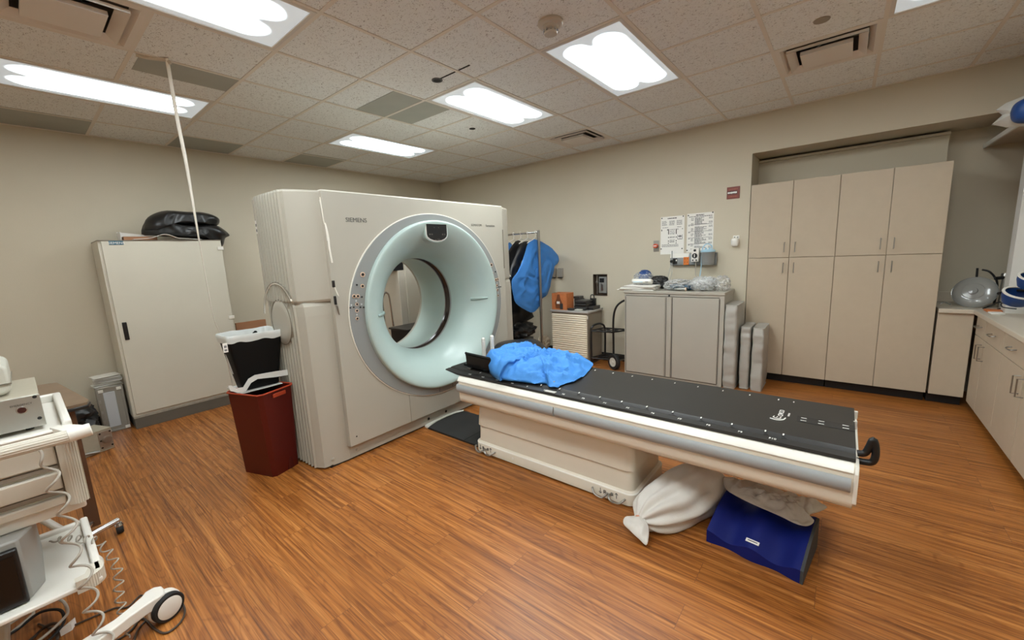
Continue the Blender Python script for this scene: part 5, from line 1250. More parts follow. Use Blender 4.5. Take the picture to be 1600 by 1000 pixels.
MB().tube([(2.003+0.0*math.cos(a), 0.801+0.028*math.cos(a)*0.5, 0.073+0.028*math.sin(a)) for a in [2*PI*i/16 for i in range(16)]], 0.008, 8, closed=True).build('tie', skinp, t)
PN = Vector((-0.62, -0.1, 1)).normalized()
pv = [at_plane(a, b, (1.875, 0.76, 0.012), PN) for a, b in ((1001, 806), (990, 806), (977, 808), (974, 818), (985, 830), (998, 842), (1010, 852), (1014, 836), (1013, 822), (1007, 811))]
FU = PN.cross(Vector((0, 1, 0))).normalized(); FV = PN.cross(FU)
mb = MB(); mb.pillow([((p-Vector((1.875, 0.76, 0.012))).dot(FU), (p-Vector((1.875, 0.76, 0.012))).dot(FV)) for p in pv], (1.875, 0.76, 0.012), FU, FV, PN, 0.014, 0.0, seed=3, amp=0.012, freq=16, sm=4, rings=14)
for v in mb.v: v.z = max(v.z, 0.003)
mb.build('neck_flap', clothw, t, ang=80)

t = thing('foam_bolster', (2.25, 0.25, 0), 'dark blue double-scooped foam leg bolster on the floor', 'bolster')
O = Vector((2.148, 0.478, 0)); ud = (Vector((2.098, 0.062, 0))-O); LU = ud.length; ud.normalize(); vd = Vector((-ud.y, ud.x, 0)); 
if vd.x < 0: vd = -vd
DV = 0.335; nu, nv = 60, 30; vs_ = []; fs = []
def hfoam(u, v):
    s = abs(math.sin(2*PI*u/LU/1.0*0.5*2/1)) if False else 0.5-0.5*math.cos(4*PI*u/LU)
    base = 0.070+0.098*math.sin(min(1, v/DV*1.05)*PI/2)
    dip = 0.042*s*(0.85+0.15*(v/DV))
    return base-dip
for i in range(nu+1):
    for j in range(nv+1):
        u, v = LU*i/nu, DV*j/nv
        sc = 0.014*(0.5-0.5*math.cos(4*PI*u/LU))*(1-j/nv)
        p = O+ud*u+vd*(v+sc); p.z = hfoam(u, v); vs_.append(p)
for i in range(nu):
    for j in range(nv):
        a = i*(nv+1)+j; fs.append((a, a+1, a+nv+2, a+nv+1))
def skirt(idx):
    b = len(vs_)
    for k in idx: q = Vector(vs_[k]); q.z = 0.001; vs_.append(q)
    for k in range(len(idx)-1): fs.append((idx[k], idx[k+1], b+k+1, b+k))
skirt([i*(nv+1) for i in range(nu+1)]); skirt([i*(nv+1)+nv for i in range(nu+1)]); skirt(list(range(nv+1)))
MB().add(vs_, fs).build('foam_body', foam, t, ang=40)
sd_ = []; n_ = nv
for j in range(nv+1):
    u = LU; v = DV*j/nv; p = O+ud*(u+0.0005)+vd*v; sd_.append((p.x, p.y, hfoam(u, v)))
vs2 = sd_+[(p[0], p[1], 0.001) for p in sd_]+[(p[0]+ud.x*0.012, p[1]+ud.y*0.012, p[2]-0.003) for p in sd_]+[(p[0]+ud.x*0.012, p[1]+ud.y*0.012, 0.001) for p in sd_]
fs2 = []; q_ = nv+1
for j in range(nv): fs2 += [(j, j+1, q_+j+1, q_+j), (2*q_+j, 3*q_+j, 3*q_+j+1, 2*q_+j+1), (j, 2*q_+j, 2*q_+j+1, j+1)]
fs2 += [(0, q_, 3*q_, 2*q_), (nv, 2*q_+nv, 3*q_+nv, q_+nv)]
MB().add(vs2, fs2).build('end_panel', greyfoam, t)
u_ = LU*0.5; p = O+ud*u_+vd*0.035; zt = hfoam(u_, 0.035)
T = Matrix.Translation((p.x, p.y, zt+0.003)) @ ud.to_track_quat('X', 'Z').to_matrix().to_4x4()
Tm = Matrix(((ud.x, vd.x, 0, p.x), (ud.y, vd.y, 0, p.y), (0, 0.34, 1, zt+0.001), (0, 0, 0, 1)))
MB(Tm).box(-0.030, 0.030, -0.009, 0.009, 0, 0.0025).build('care_label', paper, t); MB(Tm).box(-0.022, 0.022, -0.002, 0.002, 0.0025, 0.003).build('label_print', ink, t)
Tw = [(LU*0.66, 0.05+k*0.012) for k in range(0)]
# plastic bag draped over the bolster
px = [(1131, 747), (1150, 750), (1185, 758), (1225, 768), (1262, 782), (1292, 791), (1282, 799), (1268, 803), (1262, 808), (1272, 815), (1262, 822), (1245, 819), (1222, 808), (1195, 796), (1170, 785), (1145, 772), (1133, 762)]
P_ = [at(a, b, z=0.195) for a, b in px]
mb = MB(); mb.pillow([(p.x, p.y) for p in P_], (0, 0, 0.195), (1, 0, 0), (0, 1, 0), (0, 0, 1), 0.035, 0.004, seed=6, amp=0.030, freq=11, an=(1, 1.6), rings=22, rot=0.6, sm=5, hf=lambda x, y: 0.0)
tag(mb.build('plastic_bag', clothg, ang=80), 'limp whitish plastic bag draped over the back of the blue bolster', 'bag')

# ================================================================ bins
t = thing('red_bin', (1.08, 3.42, 0), 'tall dark red sharps bin standing against the scanner side', 'bin')
th = math.radians(19); a_ = Vector((math.cos(th), math.sin(th), 0)); b_ = Vector((-math.sin(th), math.cos(th), 0))
N0 = Vector((1.015, 3.225, 0)); N1 = Vector((0.972, 3.150, 0.672)); w0, d0, w1, d1 = 0.235, 0.33, 0.285, 0.345
def quad(N, w_, d_, i=0.0, c=0.025):
    P = lambda s, r: N + a_*s + b_*r
    return [P(i+c, i), P(w_-i-c, i), P(w_-i, i+c), P(w_-i, d_-i-c), P(w_-i-c, d_-i), P(i+c, d_-i), P(i, d_-i-c), P(i, i+c)]
o0, o1, n1_, n0_ = quad(N0, w0, d0), quad(N1, w1, d1), quad(N1, w1, d1, 0.006), quad(N0+Vector((0, 0, 0.01)), w0, d0, 0.006)
vs_ = o0+o1+n1_+n0_; fs = [list(range(8))[::-1], [24+i for i in range(8)]]
for l in range(3):
    for i in range(8): j = (i+1) % 8; fs.append((l*8+i, l*8+j, l*8+8+j, l*8+8+i))
MB().add(vs_, fs).build('body', redm, t, ang=25)
rim = quad(N1, w1, d1, -0.004); MB().tube(rim, 0.006, 8, closed=True).build('rim', redrim, t)
pm = N1+a_*(w1*0.5)-b_*0.006
T = Matrix(((a_.x, b_.x, 0, pm.x), (a_.y, b_.y, 0, pm.y), (0, 0, 1, 0.645), (0, 0, 0, 1)))
MB(T).box(-0.045, 0.06, -0.006, 0.006, -0.022, 0.006).build('grip', redrim, t, bevel=0.003)
pm = N0+a_*(w0*0.62)-b_*0.004; T = Matrix(((a_.x, b_.x, 0, pm.x), (a_.y, b_.y, 0, pm.y), (0, 0, 1, 0), (0, 0, 0, 1)))
MB(T).prism([(-0.028, 0.004), (0.028, 0.004), (0.010, 0.10), (-0.010, 0.10)], 'y', -0.004, 0.012).build('foot_notch', mat('dark_red_plastic', (74, 14, 8), 0.5), t)
# lid: a shallow white tray that the black bin stands in, raised towards the scanner
ld = MB()
y0_, y1_ = 3.335, 3.60
pl = [at(a, b, y=y0_) for a, b in ((356, 603), (360, 611), (378, 613.5), (384, 611), (392, 598), (402, 592), (430, 589), (455, 585), (460, 590), (458, 580), (448, 577.5), (420, 582), (398, 586), (388, 592), (380, 605), (368, 607), (361, 602))]
ld.prism([(p.x, p.z) for p in pl], 'y', y0_-0.006, y0_+0.002)
ld.box(0.905, 1.20, y0_, y1_, 0.668, 0.674); ld.build('lid', mat('milky_plastic', (222, 220, 214), 0.3), t, ang=30)
t = thing('black_wastebasket', (1.07, 3.47, 0.675), 'black wastebasket with a white liner perched on the red bin', 'bin')
b0 = [(0.945, 3.375), (1.19, 3.36), (1.195, 3.55), (0.955, 3.56)]; t1 = [(0.885, 3.345), (1.245, 3.325), (1.25, 3.60), (0.895, 3.615)]
def rnd_poly(q, r=0.03, n=4):
    out = []; m = len(q)
    for i in range(m):
        p = Vector(q[i]); a = (Vector(q[i-1])-p).normalized(); b = (Vector(q[(i+1) % m])-p).normalized()
        A, B = p+a*r, p+b*r
        for k in range(n+1):
            s = k/n; out.append(tuple((1-s)**2*A+2*s*(1-s)*p+s*s*B))
    return out
B0, T1 = rnd_poly(b0), rnd_poly(t1); n_ = len(B0); cc = Vector((1.07, 3.47))
def sc_(P, f): return [tuple(cc+(Vector(p)-cc)*f) for p in P]
lv = [(B0, 0.677), (T1, 1.075), (sc_(T1, 0.97), 1.075), (sc_(B0, 0.96), 0.69)]
vs_ = [(p[0], p[1], z) for P, z in lv for p in P]; fs = [list(range(n_))[::-1], [3*n_+i for i in range(n_)]]
for l in range(3):
    for i in range(n_): j = (i+1) % n_; fs.append((l*n_+i, l*n_+j, (l+1)*n_+j, (l+1)*n_+i))
MB().add(vs_, fs).build('body', blackbin, t, ang=40)
# liner folded over the rim
rd = random.Random(4); lv = []
def jit(P, f, am, z, zj):
    o = []
    for k, p in enumerate(P):
        nz = noise.noise(Vector((p[0]*22, p[1]*22, z*9))); v = cc+(Vector(p)-cc)*(f+am*nz); o.append((v.x, v.y, z+zj*noise.noise(Vector((p[0]*14, p[1]*14, 3+z)))))
    return o
den = []
for i in range(n_):
    p, q = Vector(T1[i]), Vector(T1[(i+1) % n_]); k_ = max(1, int((q-p).length/0.012))
    for k in range(k_): den.append(tuple(p.lerp(q, k/k_)))
rows = [jit(den, 1.012, 0.01, 1.045, 0.02), jit(den, 1.03, 0.012, 1.068, 0.006), jit(den, 1.05, 0.012, 1.090, 0.006), jit(den, 1.02, 0.012, 1.098, 0.006), jit(den, 0.96, 0.03, 1.085, 0.01), jit(den, 0.92, 0.06, 1.03, 0.02), jit(den, 0.84, 0.09, 0.92, 0.03), jit(den, 0.74, 0.12, 0.80, 0.02)]
m_ = len(den); vs_ = [p for r in rows for p in r]; fs = []
for l in range(len(rows)-1):
    for i in range(m_): j = (i+1) % m_; fs.append((l*m_+i, l*m_+j, (l+1)*m_+j, (l+1)*m_+i))
fs.append([(len(rows)-1)*m_+i for i in range(m_)])
MB().add(vs_, fs).build('liner', liner, t, ang=80)
T = Matrix.Translation((0.885, 3.36, 0.99)) @ Matrix.Rotation(math.radians(-40), 4, 'Z')
p = at(351, 543, y=3.345)
MB().box(p.x-0.012, p.x+0.016, 3.336, 3.342, p.z-0.035, p.z+0.03).build('label_sticker', paper, t)
MB().box(p.x-0.006, p.x+0.010, 3.3345, 3.336, p.z-0.026, p.z-0.012).box(p.x-0.006, p.x+0.010, 3.3345, 3.336, p.z-0.002, p.z+0.014).build('sticker_print', inkl, t)

# ================================================================ white cabinet on the back wall
t = thing('control_cabinet', (1.05, 5.68, 0), 'tall warm-white metal control cabinet with one wide door', 'cabinet')
CX0, CX1, CY = 0.553, 1.54, 5.45
MB().box(CX0, CX1, CY+0.02, 5.92, 0.125, 1.885).build('body', cabm, t, bevel=0.004)
MB().box(CX0+0.022, CX1-0.004, CY, CY+0.018, 0.155, 1.878).build('door', cabm, t, bevel=0.004)
MB().box(CX0+0.005, CX1-0.005, CY+0.01, 5.90, 0.0, 0.115).build('plinth', plinthm, t, bevel=0.002)
MB().box(CX0+0.002, CX1-0.002, CY+0.006, 5.90, 0.112, 0.128).build('base_lip', mat('scuffed_lip', (156, 150, 136), 0.6, var=0.15, vscale=30), t)
MB().box(CX0+0.0, CX1+0.002, CY+0.004, 5.922, 1.880, 1.890).build('top_plate', mat('brown_edge', (120, 108, 94), 0.5), t)
p, q = at(190, 504, y=CY), at(200, 531, y=CY)
o = MB().box(min(p.x, q.x), min(p.x, q.x)+0.034, CY-0.012, CY, q.z, p.z).build('handle', black, t, bevel=0.004)
MB().box(min(p.x, q.x)+0.008, min(p.x, q.x)+0.026, CY-0.016, CY-0.012, q.z+0.02, p.z-0.03).build('latch', blacks, o, bevel=0.002)
p, q = at(169, 376.5, y=CY), at(193.5, 382.5, y=CY)
o = MB().box(p.x, q.x, CY-0.004, CY, q.z, p.z).build('nameplate', blueplate, t, bevel=0.001)
text('SIEMENS', (p.z-q.z)*0.82, ((p.x+q.x)/2, CY-0.0042, q.z+(p.z-q.z)*0.2), (1, 0, 0), (0, 0, 1), whitetext, o, center=True, sx=1.05)
for a, b in ((343, 388), (359, 496)):
    p = at(a, b, y=CY); MB().box(CX1-0.045, CX1+0.012, CY-0.008, CY+0.006, p.z-0.018, p.z+0.018).build('hinge', whitep, t, bevel=0.003)
# on top of it
t = thing('open_tray', (0.80, 5.62, 1.89), 'shallow white tray with brown inside on top of the white cabinet', 'tray')
o = MB().box(0.735, 1.0, 5.56, 5.75, 1.891, 1.895).build('base', paper, t)
MB().box(0.735, 0.739, 5.56, 5.75, 1.891, 1.975).build('flap', paper, t)
MB().prism([(0.735, 1.895), (0.735, 1.985), (1.05, 1.945), (1.05, 1.895)], 'y', 5.75, 5.754).build('flap', paper, t)
MB().box(0.76, 1.02, 5.60, 5.74, 1.896, 1.932).build('brown_content', cardb, t)
mb = MB(); vs_ = []; fs = []; n_ = 30
for i in range(n_+1):
    u = i/n_; x = 0.81+0.55*u; z = 1.893+0.055*math.exp(-((u-0.45)/0.16)**2)+0.006*math.sin(u*9)
    if u > 0.62: z = 1.893 + 0.01*math.exp(-((u-0.62)/0.2)**2)
    for y in (5.44-0.03*math.exp(-((u-0.5)/0.3)**2), 5.53):
        vs_ += [(x, y, z), (x, y, z+0.004)]
for i in range(n_):
    a = i*4; b = a+4; fs += [(a, a+2, b+2, b), (a+1, b+1, b+3, a+3), (a, b, b+1, a+1), (a+2, a+3, b+3, b+2)]
fs += [(0, 1, 3, 2), (n_*4, n_*4+2, n_*4+3, n_*4+1)]
mb.add(vs_, fs); tag(mb.build('bent_sheet', paper, ang=60), 'bent white sheet hanging over the front top edge of the white cabinet', 'sheet of paper')
garment('black_garment', [(221, 366), (226, 347), (240, 341), (262, 345), (290, 350), (325, 349), (344, 355), (359, 367), (352, 372), (349, 382), (345, 385), (343, 375), (320, 374), (290, 372), (262, 370), (240, 368)], 5.62, blackcl, 'lower folded black garment on top of the white cabinet', 'garment', 'folded black garments on the white cabinet', Ht=0.12, Hb=0.12, seed=3, amp=0.03, freq=7)
garment('black_garment', [(224, 360), (227, 344), (240, 334), (261, 329), (292, 331), (318, 332), (337, 338), (343, 345), (338, 353), (318, 352), (292, 351), (266, 352), (246, 356), (234, 362)], 5.60, blackcl, 'upper folded black garment on top of the white cabinet', 'garment', 'folded black garments on the white cabinet', Ht=0.14, Hb=0.12, seed=7, amp=0.04, freq=6)
tag(MB().box(1.60, 1.925, 5.60, 5.64, 0.0, 0.915).build('cardboard_sheet', cardb, bevel=0.002), 'brown cardboard panel standing behind the black wastebasket', 'cardboard')
# aluminium case and papers
t = thing('aluminium_case', (0.44, 5.68, 0), 'upright aluminium case standing beside the white cabinet', 'case')
MB().box(0.345, 0.53, 5.60, 5.80, 0.003, 0.455).build('body', mat('dull_aluminium', (150, 147, 138), 0.45, 0.25), t, bevel=0.006)
MB().box(0.385, 0.47, 5.594, 5.60, 0.05, 0.41).build('front_panel', mat('pale_blue_grey', (196, 204, 210), 0.35, 0.3), t, bevel=0.003)
f = MB()
for xx in (0.345, 0.518): f.box(xx-0.003, xx+0.015, 5.592, 5.61, 0.0, 0.46)
f.box(0.345, 0.53, 5.593, 5.61, 0.0, 0.018).box(0.345, 0.53, 5.593, 5.61, 0.442, 0.46); f.build('edge_profiles', mat('dull_aluminium', (150, 147, 138), 0.45, 0.25), t, bevel=0.002)
for (xx, zz) in ((0.36, 0.02), (0.50, 0.02), (0.36, 0.43), (0.49, 0.43)):
    MB().box(xx-0.006, xx+0.03, 5.586, 5.594, zz-0.012, zz+0.016).build('corner_bracket', whitep, t, bevel=0.002)
for zz in (0.12, 0.22, 0.33):
    MB().box(0.350, 0.362, 5.588, 5.594, zz-0.014, zz+0.014).build('rivet_tab', steel, t)
rd = random.Random(8)
for k in range(7):
    T = Matrix.Translation((0.44+rd.uniform(-0.012, 0.012), 5.69, 0.461+k*0.017)) @ Matrix.Rotation(rd.uniform(-0.25, 0.25), 4, 'Z')
    mb = MB(T); mb.pillow([(-0.10, -0.09), (0, -0.095), (0.10, -0.09), (0.105, 0.09), (0, 0.095), (-0.10, 0.09)], (0, 0, 0), (1, 0, 0), (0, 1, 0), (0, 0, 1), 0.011, 0.0, seed=k, amp=0.004, freq=12, sm=1, rings=8)
    tag(mb.build('folded_paper', paper if k % 2 else paperd, ang=80), ['bottom', 'second-lowest', 'third-lowest', 'middle', 'third-highest', 'second-highest', 'topmost'][k]+' crumpled white paper of the pile on the aluminium case', 'paper', 'papers piled on the aluminium case')

# ================================================================ overbed table behind the cart
t = thing('overbed_table', (0.08, 3.6, 0), 'overbed table with a wood-grain top on a chrome wheeled base', 'overbed table')
MB().prism([(-0.5, 3.62), (0.10, 3.43), (0.165, 3.44), (0.178, 3.50), (0.085, 4.28), (0.05, 4.31), (-0.5, 4.36)], 'z', 0.815, 0.83).build('top', woodt, t)
MB().prism([(-0.5, 3.615), (0.10, 3.42), (0.17, 3.432), (0.184, 3.50), (0.09, 4.285), (0.05, 4.318), (-0.5, 4.365)], 'z', 0.795, 0.815).build('edge_band', black, t, bevel=0.004)
MB().box(0.050, 0.112, 3.48, 3.53, 0.04, 0.80).build('column', brownm, t, bevel=0.004)
MB().cyl((-0.18, 3.17, 0.085), (0.178, 3.35, 0.085), 0.017).build('base_leg', chrome, t)
MB().cyl((-0.10, 3.21, 0.075), (0.08, 3.5, 0.065), 0.016).build('base_leg', chrome, t)
MB().cyl((0.02, 3.26, 0.075), (-0.22, 3.5, 0.40), 0.018).build('brace', mat('pale_brace', (188, 182, 172), 0.4), t)
for (x, y) in ((0.178, 3.345), (-0.18, 3.17)):
    o = MB().lathe([(0, -0.016), (0.024, -0.016), (0.028, -0.008), (0.028, 0.008), (0.024, 0.016), (0, 0.016)], (x, y, 0.029), ax='x', segs=24).build('caster', rubber, t)
    MB().lathe([(0, 0.04), (0.018, 0.042), (0.022, 0.055), (0.015, 0.07), (0, 0.075)], (x, y, 0)).build('caster_cap', chrome, o)
# clutter on the floor behind
tag(MB().blob((0.10, 5.52, 0.20), (0.20, 0.18, 0.21), seed=6, amp=0.22, freq=2.6, flat=0.04).build('black_bag', blackcl), 'black bag heaped on the floor behind the monitor cart', 'bag')
t = thing('grey_device_box', (0.20, 5.15, 0), 'small pale grey metal box with a round knob on the floor', 'device box')
T = Matrix.Translation((0.22, 5.15, 0.0)) @ Matrix.Rotation(math.radians(22), 4, 'Z')
MB(T).box(-0.16, 0.10, -0.11, 0.12, 0.0, 0.20).build('casing', tanbox, t, bevel=0.004)
MB(T).box(0.0, 0.095, -0.114, -0.11, 0.02, 0.18).build('faceplate', silver, t)
MB(T).lathe([(0, -0.03), (0.03, -0.028), (0.034, 0)], (0.05, -0.114, 0.10), ax='y', segs=24).build('knob', mat('brown_knob', (120, 100, 84), 0.4), t)
g_ = MB(T)
for a, b in ((0.012, 0.035), (0.012, 0.165), (0.085, 0.035), (0.085, 0.165), (0.012, 0.1), (0.085, 0.1)): g_.lathe([(0, -0.004), (0.007, -0.003), (0.008, 0)], (a, -0.114, b), ax='y', segs=12)
g_.build('screws', black, t)
tag(MB().box(0.02, 0.22, 5.02, 5.06, 0.30, 0.33).build('white_lever', whitep, bevel=0.005) if False else MB().tube(spline([(0.02, 4.95, 0.02), (0.12, 5.0, 0.035), (0.25, 5.02, 0.02)], 5), 0.012, 8).build('grey_hose', steel), 'short grey hose lying before the black bag', 'hose')

# ================================================================ monitor cart in the foreground
t = thing('monitor_cart', (-0.28, 2.6, 0), 'cream medical monitor cart with a ribbed push handle, cut by the left edge', 'cart')
ZTR = 0.985
tr = MB(); tr.box(-0.66, 0.060, 2.40, 3.03, 0.945, 0.965); tr.build('top_tray', whitep, t, bevel=0.006)
f = MB(); f.box(0.035, 0.062, 2.40, 3.03, 0.962, 1.003).box(-0.66, 0.062, 3.005, 3.032, 0.962, 1.003).box(-0.66, 0.035, 2.395, 2.415, 0.962, 0.978); f.build('tray_rail', whitep, t, bevel=0.008, bseg=3)
# ribbed handle
vs_ = []; fs = []; n_ = 48
for x in (-0.66, 0.045):
    for i in range(n_):
        a = 2*PI*i/n_; r = 0.0235+(0.0015 if i % 3 == 0 else 0); vs_.append((x, 2.305+r*math.cos(a), 0.962+r*math.sin(a)))
for i in range(n_): j = (i+1) % n_; fs.append((i, j, n_+j, n_+i))
fs += [list(range(n_)), list(range(n_, 2*n_))]
MB().add(vs_, fs).build('push_handle', cream, t, ang=20)
MB().tube([(0.040, 2.305, 0.962), (0.106, 2.305, 0.968)], 0.0255, 28).prism([(0.0, 2.42), (0.045, 2.42), (0.10, 2.315), (0.035, 2.30)], 'z', 0.95, 0.985).build('handle_end', whitep, t, bevel=0.003)
MB().box(0.0, 0.062, 2.375, 2.44, 0.928, 0.947).build('column_collar', black, t, bevel=0.006)
# ribbed corner column
pl = []
n_ = 9
for k in range(n_):
    x = 0.004+0.056*k/(n_-1); yb_ = 2.402-0.016*math.sin(PI*k/(n_-1)); pl += [(x, yb_), (x+0.0035, yb_-0.003)]
pl += [(0.064, 2.46), (0.004, 2.46)]
MB().prism(pl, 'z', 0.650, 0.930).build('corner_column', cream, t, ang=20)
bd = MB(); bd.box(-0.66, 0.02, 2.44, 3.00, 0.655, 0.94); bd.build('cabinet_body', cream, t)
for z0, z1 in ((0.83, 0.925), (0.722, 0.795), (0.655, 0.69)):
    MB().box(-0.66, 0.0, 2.420, 2.442, z0, z1).build('drawer', cream, t, bevel=0.006)
for z0 in (0.805, 0.70):
    MB().box(-0.66, 0.0, 2.428, 2.443, z0, z0+0.018).build('drawer_grip', mat('taupe_grip', (136, 126, 112), 0.5), t, bevel=0.003)
MB().box(-0.66, 0.052, 2.45, 3.0, 0.60, 0.652).build('under_frame', whitep, t, bevel=0.008)
# rear uprights and lower shelf
for x in (-0.60, -0.30): MB().box(x-0.025, x+0.025, 2.86, 2.92, 0.10, 0.62).build('upright', cream, t, bevel=0.006)
ls = MB(); ls.box(-0.66, 0.045, 2.30, 2.90, 0.325, 0.345); ls.build('lower_shelf', whitep, t, bevel=0.006)
f = MB(); f.box(0.024, 0.052, 2.32, 2.90, 0.335, 0.372).box(-0.66, 0.05, 2.872, 2.90, 0.335, 0.365); f.build('shelf_rail', whitep, t, bevel=0.008, bseg=3)
pl = []
for k in range(12):
    a = -PI/2+PI/2*k/11*1.0
    for rr, da in ((0.055, 0), (0.0575, 0.04)): pl.append((0.0+rr*math.cos(a+da), 2.345+rr*math.sin(a+da)))
pl = [(-0.03, 2.29)]+pl+[(0.055, 2.39), (0.02, 2.39), (0.0, 2.33), (-0.03, 2.325)]
MB().prism(pl, 'z', 0.318, 0.372).build('shelf_corner', cream, t, ang=20)
# base leg and wheel
lg = MB()
pts = [(-0.35, 2.40), (-0.02, 2.235), (0.09, 2.262), (0.15, 2.275)]
top_ = [(-0.42, 2.475), (-0.42, 2.405), (-0.015, 2.205), (0.10, 2.232), (0.17, 2.222), (0.212, 2.238), (0.222, 2.275), (0.20, 2.315), (0.14, 2.315), (0.075, 2.29), (-0.02, 2.275)]
pa = [at(a, b, z=0.135) for a, b in ((60, 1040), (120, 1004), (178, 968), (198, 952), (221, 932), (226, 925), (240, 917), (252, 915), (256, 919), (257, 926), (249, 932), (240, 937), (228, 945), (200, 965), (165, 992), (100, 1040))]
lg.prism([(p.x, p.y) for p in pa], 'z', 0.085, 0.135); lg.build('base_leg', whitep, t, bevel=0.006, bseg=3)
lg = MB(); lg.box(-0.50, -0.24, 2.36, 2.75, 0.07, 0.12); lg.build('base_hub', whitep, t, bevel=0.01)
g_ = MB(); p = at(203, 967, z=0.11); g_.box(p.x-0.02, p.x+0.01, p.y-0.012, p.y-0.006, 0.098, 0.118); g_.build('leg_label', ink, t)
def caster(cx, cy, ang, nm='wheel'):
    T = Matrix.Translation((cx, cy, 0.062)) @ Matrix.Rotation(ang, 4, 'Z')
    w_ = MB(T).lathe([(0.045, -0.014), (0.058, -0.014), (0.062, -0.008), (0.062, 0.008), (0.058, 0.014), (0.045, 0.014)], (0, 0, 0), ax='y', segs=40).build(nm, rubber, t)
    MB(T).lathe([(0, -0.018), (0.035, -0.0185), (0.048, -0.014), (0.049, 0.014), (0, 0.016)], (0, 0, 0), ax='y', segs=40).build('wheel_disc', whitep, w_)
    MB(T).lathe([(0.0, 0.017), (0.060, 0.017), (0.066, 0.024), (0.066, 0.045), (0, 0.048)], (0, 0, 0), ax='y', segs=32).build('wheel_guard', whitep, w_)
wc = at(263, 948, z=0.062)
caster(wc.x, wc.y, math.radians(18)); caster(-0.45, 2.95, 0.3); caster(0.0, 2.95, -0.3)
# devices on the cart
t = thing('emergency_box', (-0.25, 2.72, 0.966), 'silver metal box with a dark red emergency button on the cart tray', 'control box')
MB().box(-0.55, -0.006, 2.50, 2.93, 0.985, 1.115).build('casing', tanbox, t, bevel=0.003)
MB().box(-0.552, -0.004, 2.493, 2.50, 0.983, 1.113).build('faceplate', silver, t, bevel=0.001)
for x in (-0.5, -0.05):
    for y in (2.55, 2.88): MB().cyl((x, y, 0.966), (x, y, 0.986), 0.012).build('foot', rubber, t)
p = at(34, 640, y=2.493)
MB().lathe([(0, -0.004), (0.013, -0.004), (0.0135, -0.001), (0.0155, -0.001), (0.016, 0.0)], (p.x, 2.493, p.z-0.002), ax='y', segs=28).build('button_ring', chrome, t)
o = MB().lathe([(0, -0.0055), (0.011, -0.005), (0.0125, -0.0035)], (p.x, 2.493, p.z-0.002), ax='y', segs=28).build('button', mat('deep_red', (56, 14, 8), 0.3), t); plab(o, 'dark red emergency button')
p = at(15, 636, y=2.493); text('EMERGENCY', 0.010, (p.x, 2.4925, p.z-0.004), (1, 0, 0), (0, 0, 1), ink, t)
for a, b in ((54, 620), (62, 653)):
    p = at(a, b, y=2.493); MB().lathe([(0, -0.003), (0.006, -0.002), (0.0065, 0)], (p.x, 2.493, p.z), ax='y', segs=16).build('screw', black, t)
t = thing('printer_unit', (-0.2, 2.72, 1.116), 'pale grey rounded device on top of the silver box, at the left edge', 'device')
MB().prism(rrect(-0.24, 1.185, 0.34, 0.125, 0.03, 6), 'y', 2.56, 2.86).build('casing', devgrey, t, bevel=0.01, bseg=3)
MB().prism(rrect(-0.24, 1.165, 0.346, 0.006, 0.002, 2), 'y', 2.555, 2.865).build('seam', mat('seam', (120, 112, 98), 0.7), t)
t = thing('monitor_unit', (-0.3, 2.55, 0.345), 'grey device with a glossy black screen on the lower cart shelf', 'monitor')
MB().prism([(-0.52, 2.37), (-0.142, 2.37), (-0.105, 2.45), (-0.105, 2.80), (-0.52, 2.80)], 'z', 0.347, 0.60).build('casing', mat('mid_grey_casing', (150, 148, 142), 0.45), t, bevel=0.008)
MB().box(-0.52, -0.148, 2.345, 2.372, 0.350, 0.575).build('bezel', black, t, bevel=0.006)
MB().box(-0.50, -0.160, 2.342, 2.346, 0.37, 0.555).build('screen', mat('screen_glass', (8, 8, 9), 0.3), t)
# coiled cables
def helix(path, r, turns, rt, name, m, parent, n=16, tight=None):
    P = spline(path, 24); L_ = [0]
    for a, b in zip(P[:-1], P[1:]): L_.append(L_[-1]+(b-a).length)
    tot = L_[-1]; out = []; N_ = int(turns*n)
    k = 0
    for i in range(N_+1):
        s = tot*i/N_
        while k < len(L_)-2 and L_[k+1] < s: k += 1
        u = (s-L_[k])/max(1e-9, L_[k+1]-L_[k]); p = P[k].lerp(P[k+1], u); tg = (P[k+1]-P[k]).normalized()
        a_ = tg.cross(Vector((0, 1, 0.1))); a_ = a_.normalized() if a_.length > 1e-4 else Vector((1, 0, 0)); b_ = tg.cross(a_)
        w_ = min(1, i/n, (N_-i)/n); th = 2*PI*i/n
        out.append(p+a_*(r*w_*math.cos(th))+b_*(r*w_*math.sin(th)))
    return MB().tube(out, rt, 8).build(name, m, parent)
t = thing('coiled_cable', (-0.01, 2.25, 0.02), 'near coiled grey cable hanging down in front of the cart', 'cable')
helix([(-0.035, 2.275, 0.945), (-0.026, 2.262, 0.86), (-0.018, 2.255, 0.77), (-0.008, 2.25, 0.68), (-0.012, 2.235, 0.62), (-0.016, 2.225, 0.54), (-0.004, 2.22, 0.45), (0.0, 2.22, 0.36), (-0.004, 2.22, 0.26), (0.01, 2.21, 0.14), (0.03, 2.20, 0.02)], 0.023, 9, 0.0045, 'cord', cablem, t)
t = thing('coiled_cable', (0.07, 2.6, 0.02), 'far coiled pale cable lying over the lower shelf corner and hanging behind', 'cable')
helix([(-0.08, 2.78, 0.365), (-0.05, 2.75, 0.366), (-0.01, 2.70, 0.368), (0.03, 2.63, 0.372), (0.062, 2.56, 0.368), (0.085, 2.50, 0.32), (0.095, 2.45, 0.25), (0.082, 2.40, 0.18), (0.078, 2.34, 0.10), (0.08, 2.30, 0.015)], 0.016, 15, 0.0034, 'cord', cablem, t)
t = thing('floor_cable', (0.2, 2.3, 0), 'dark brown cable looping on the floor round the cart wheel', 'cable')
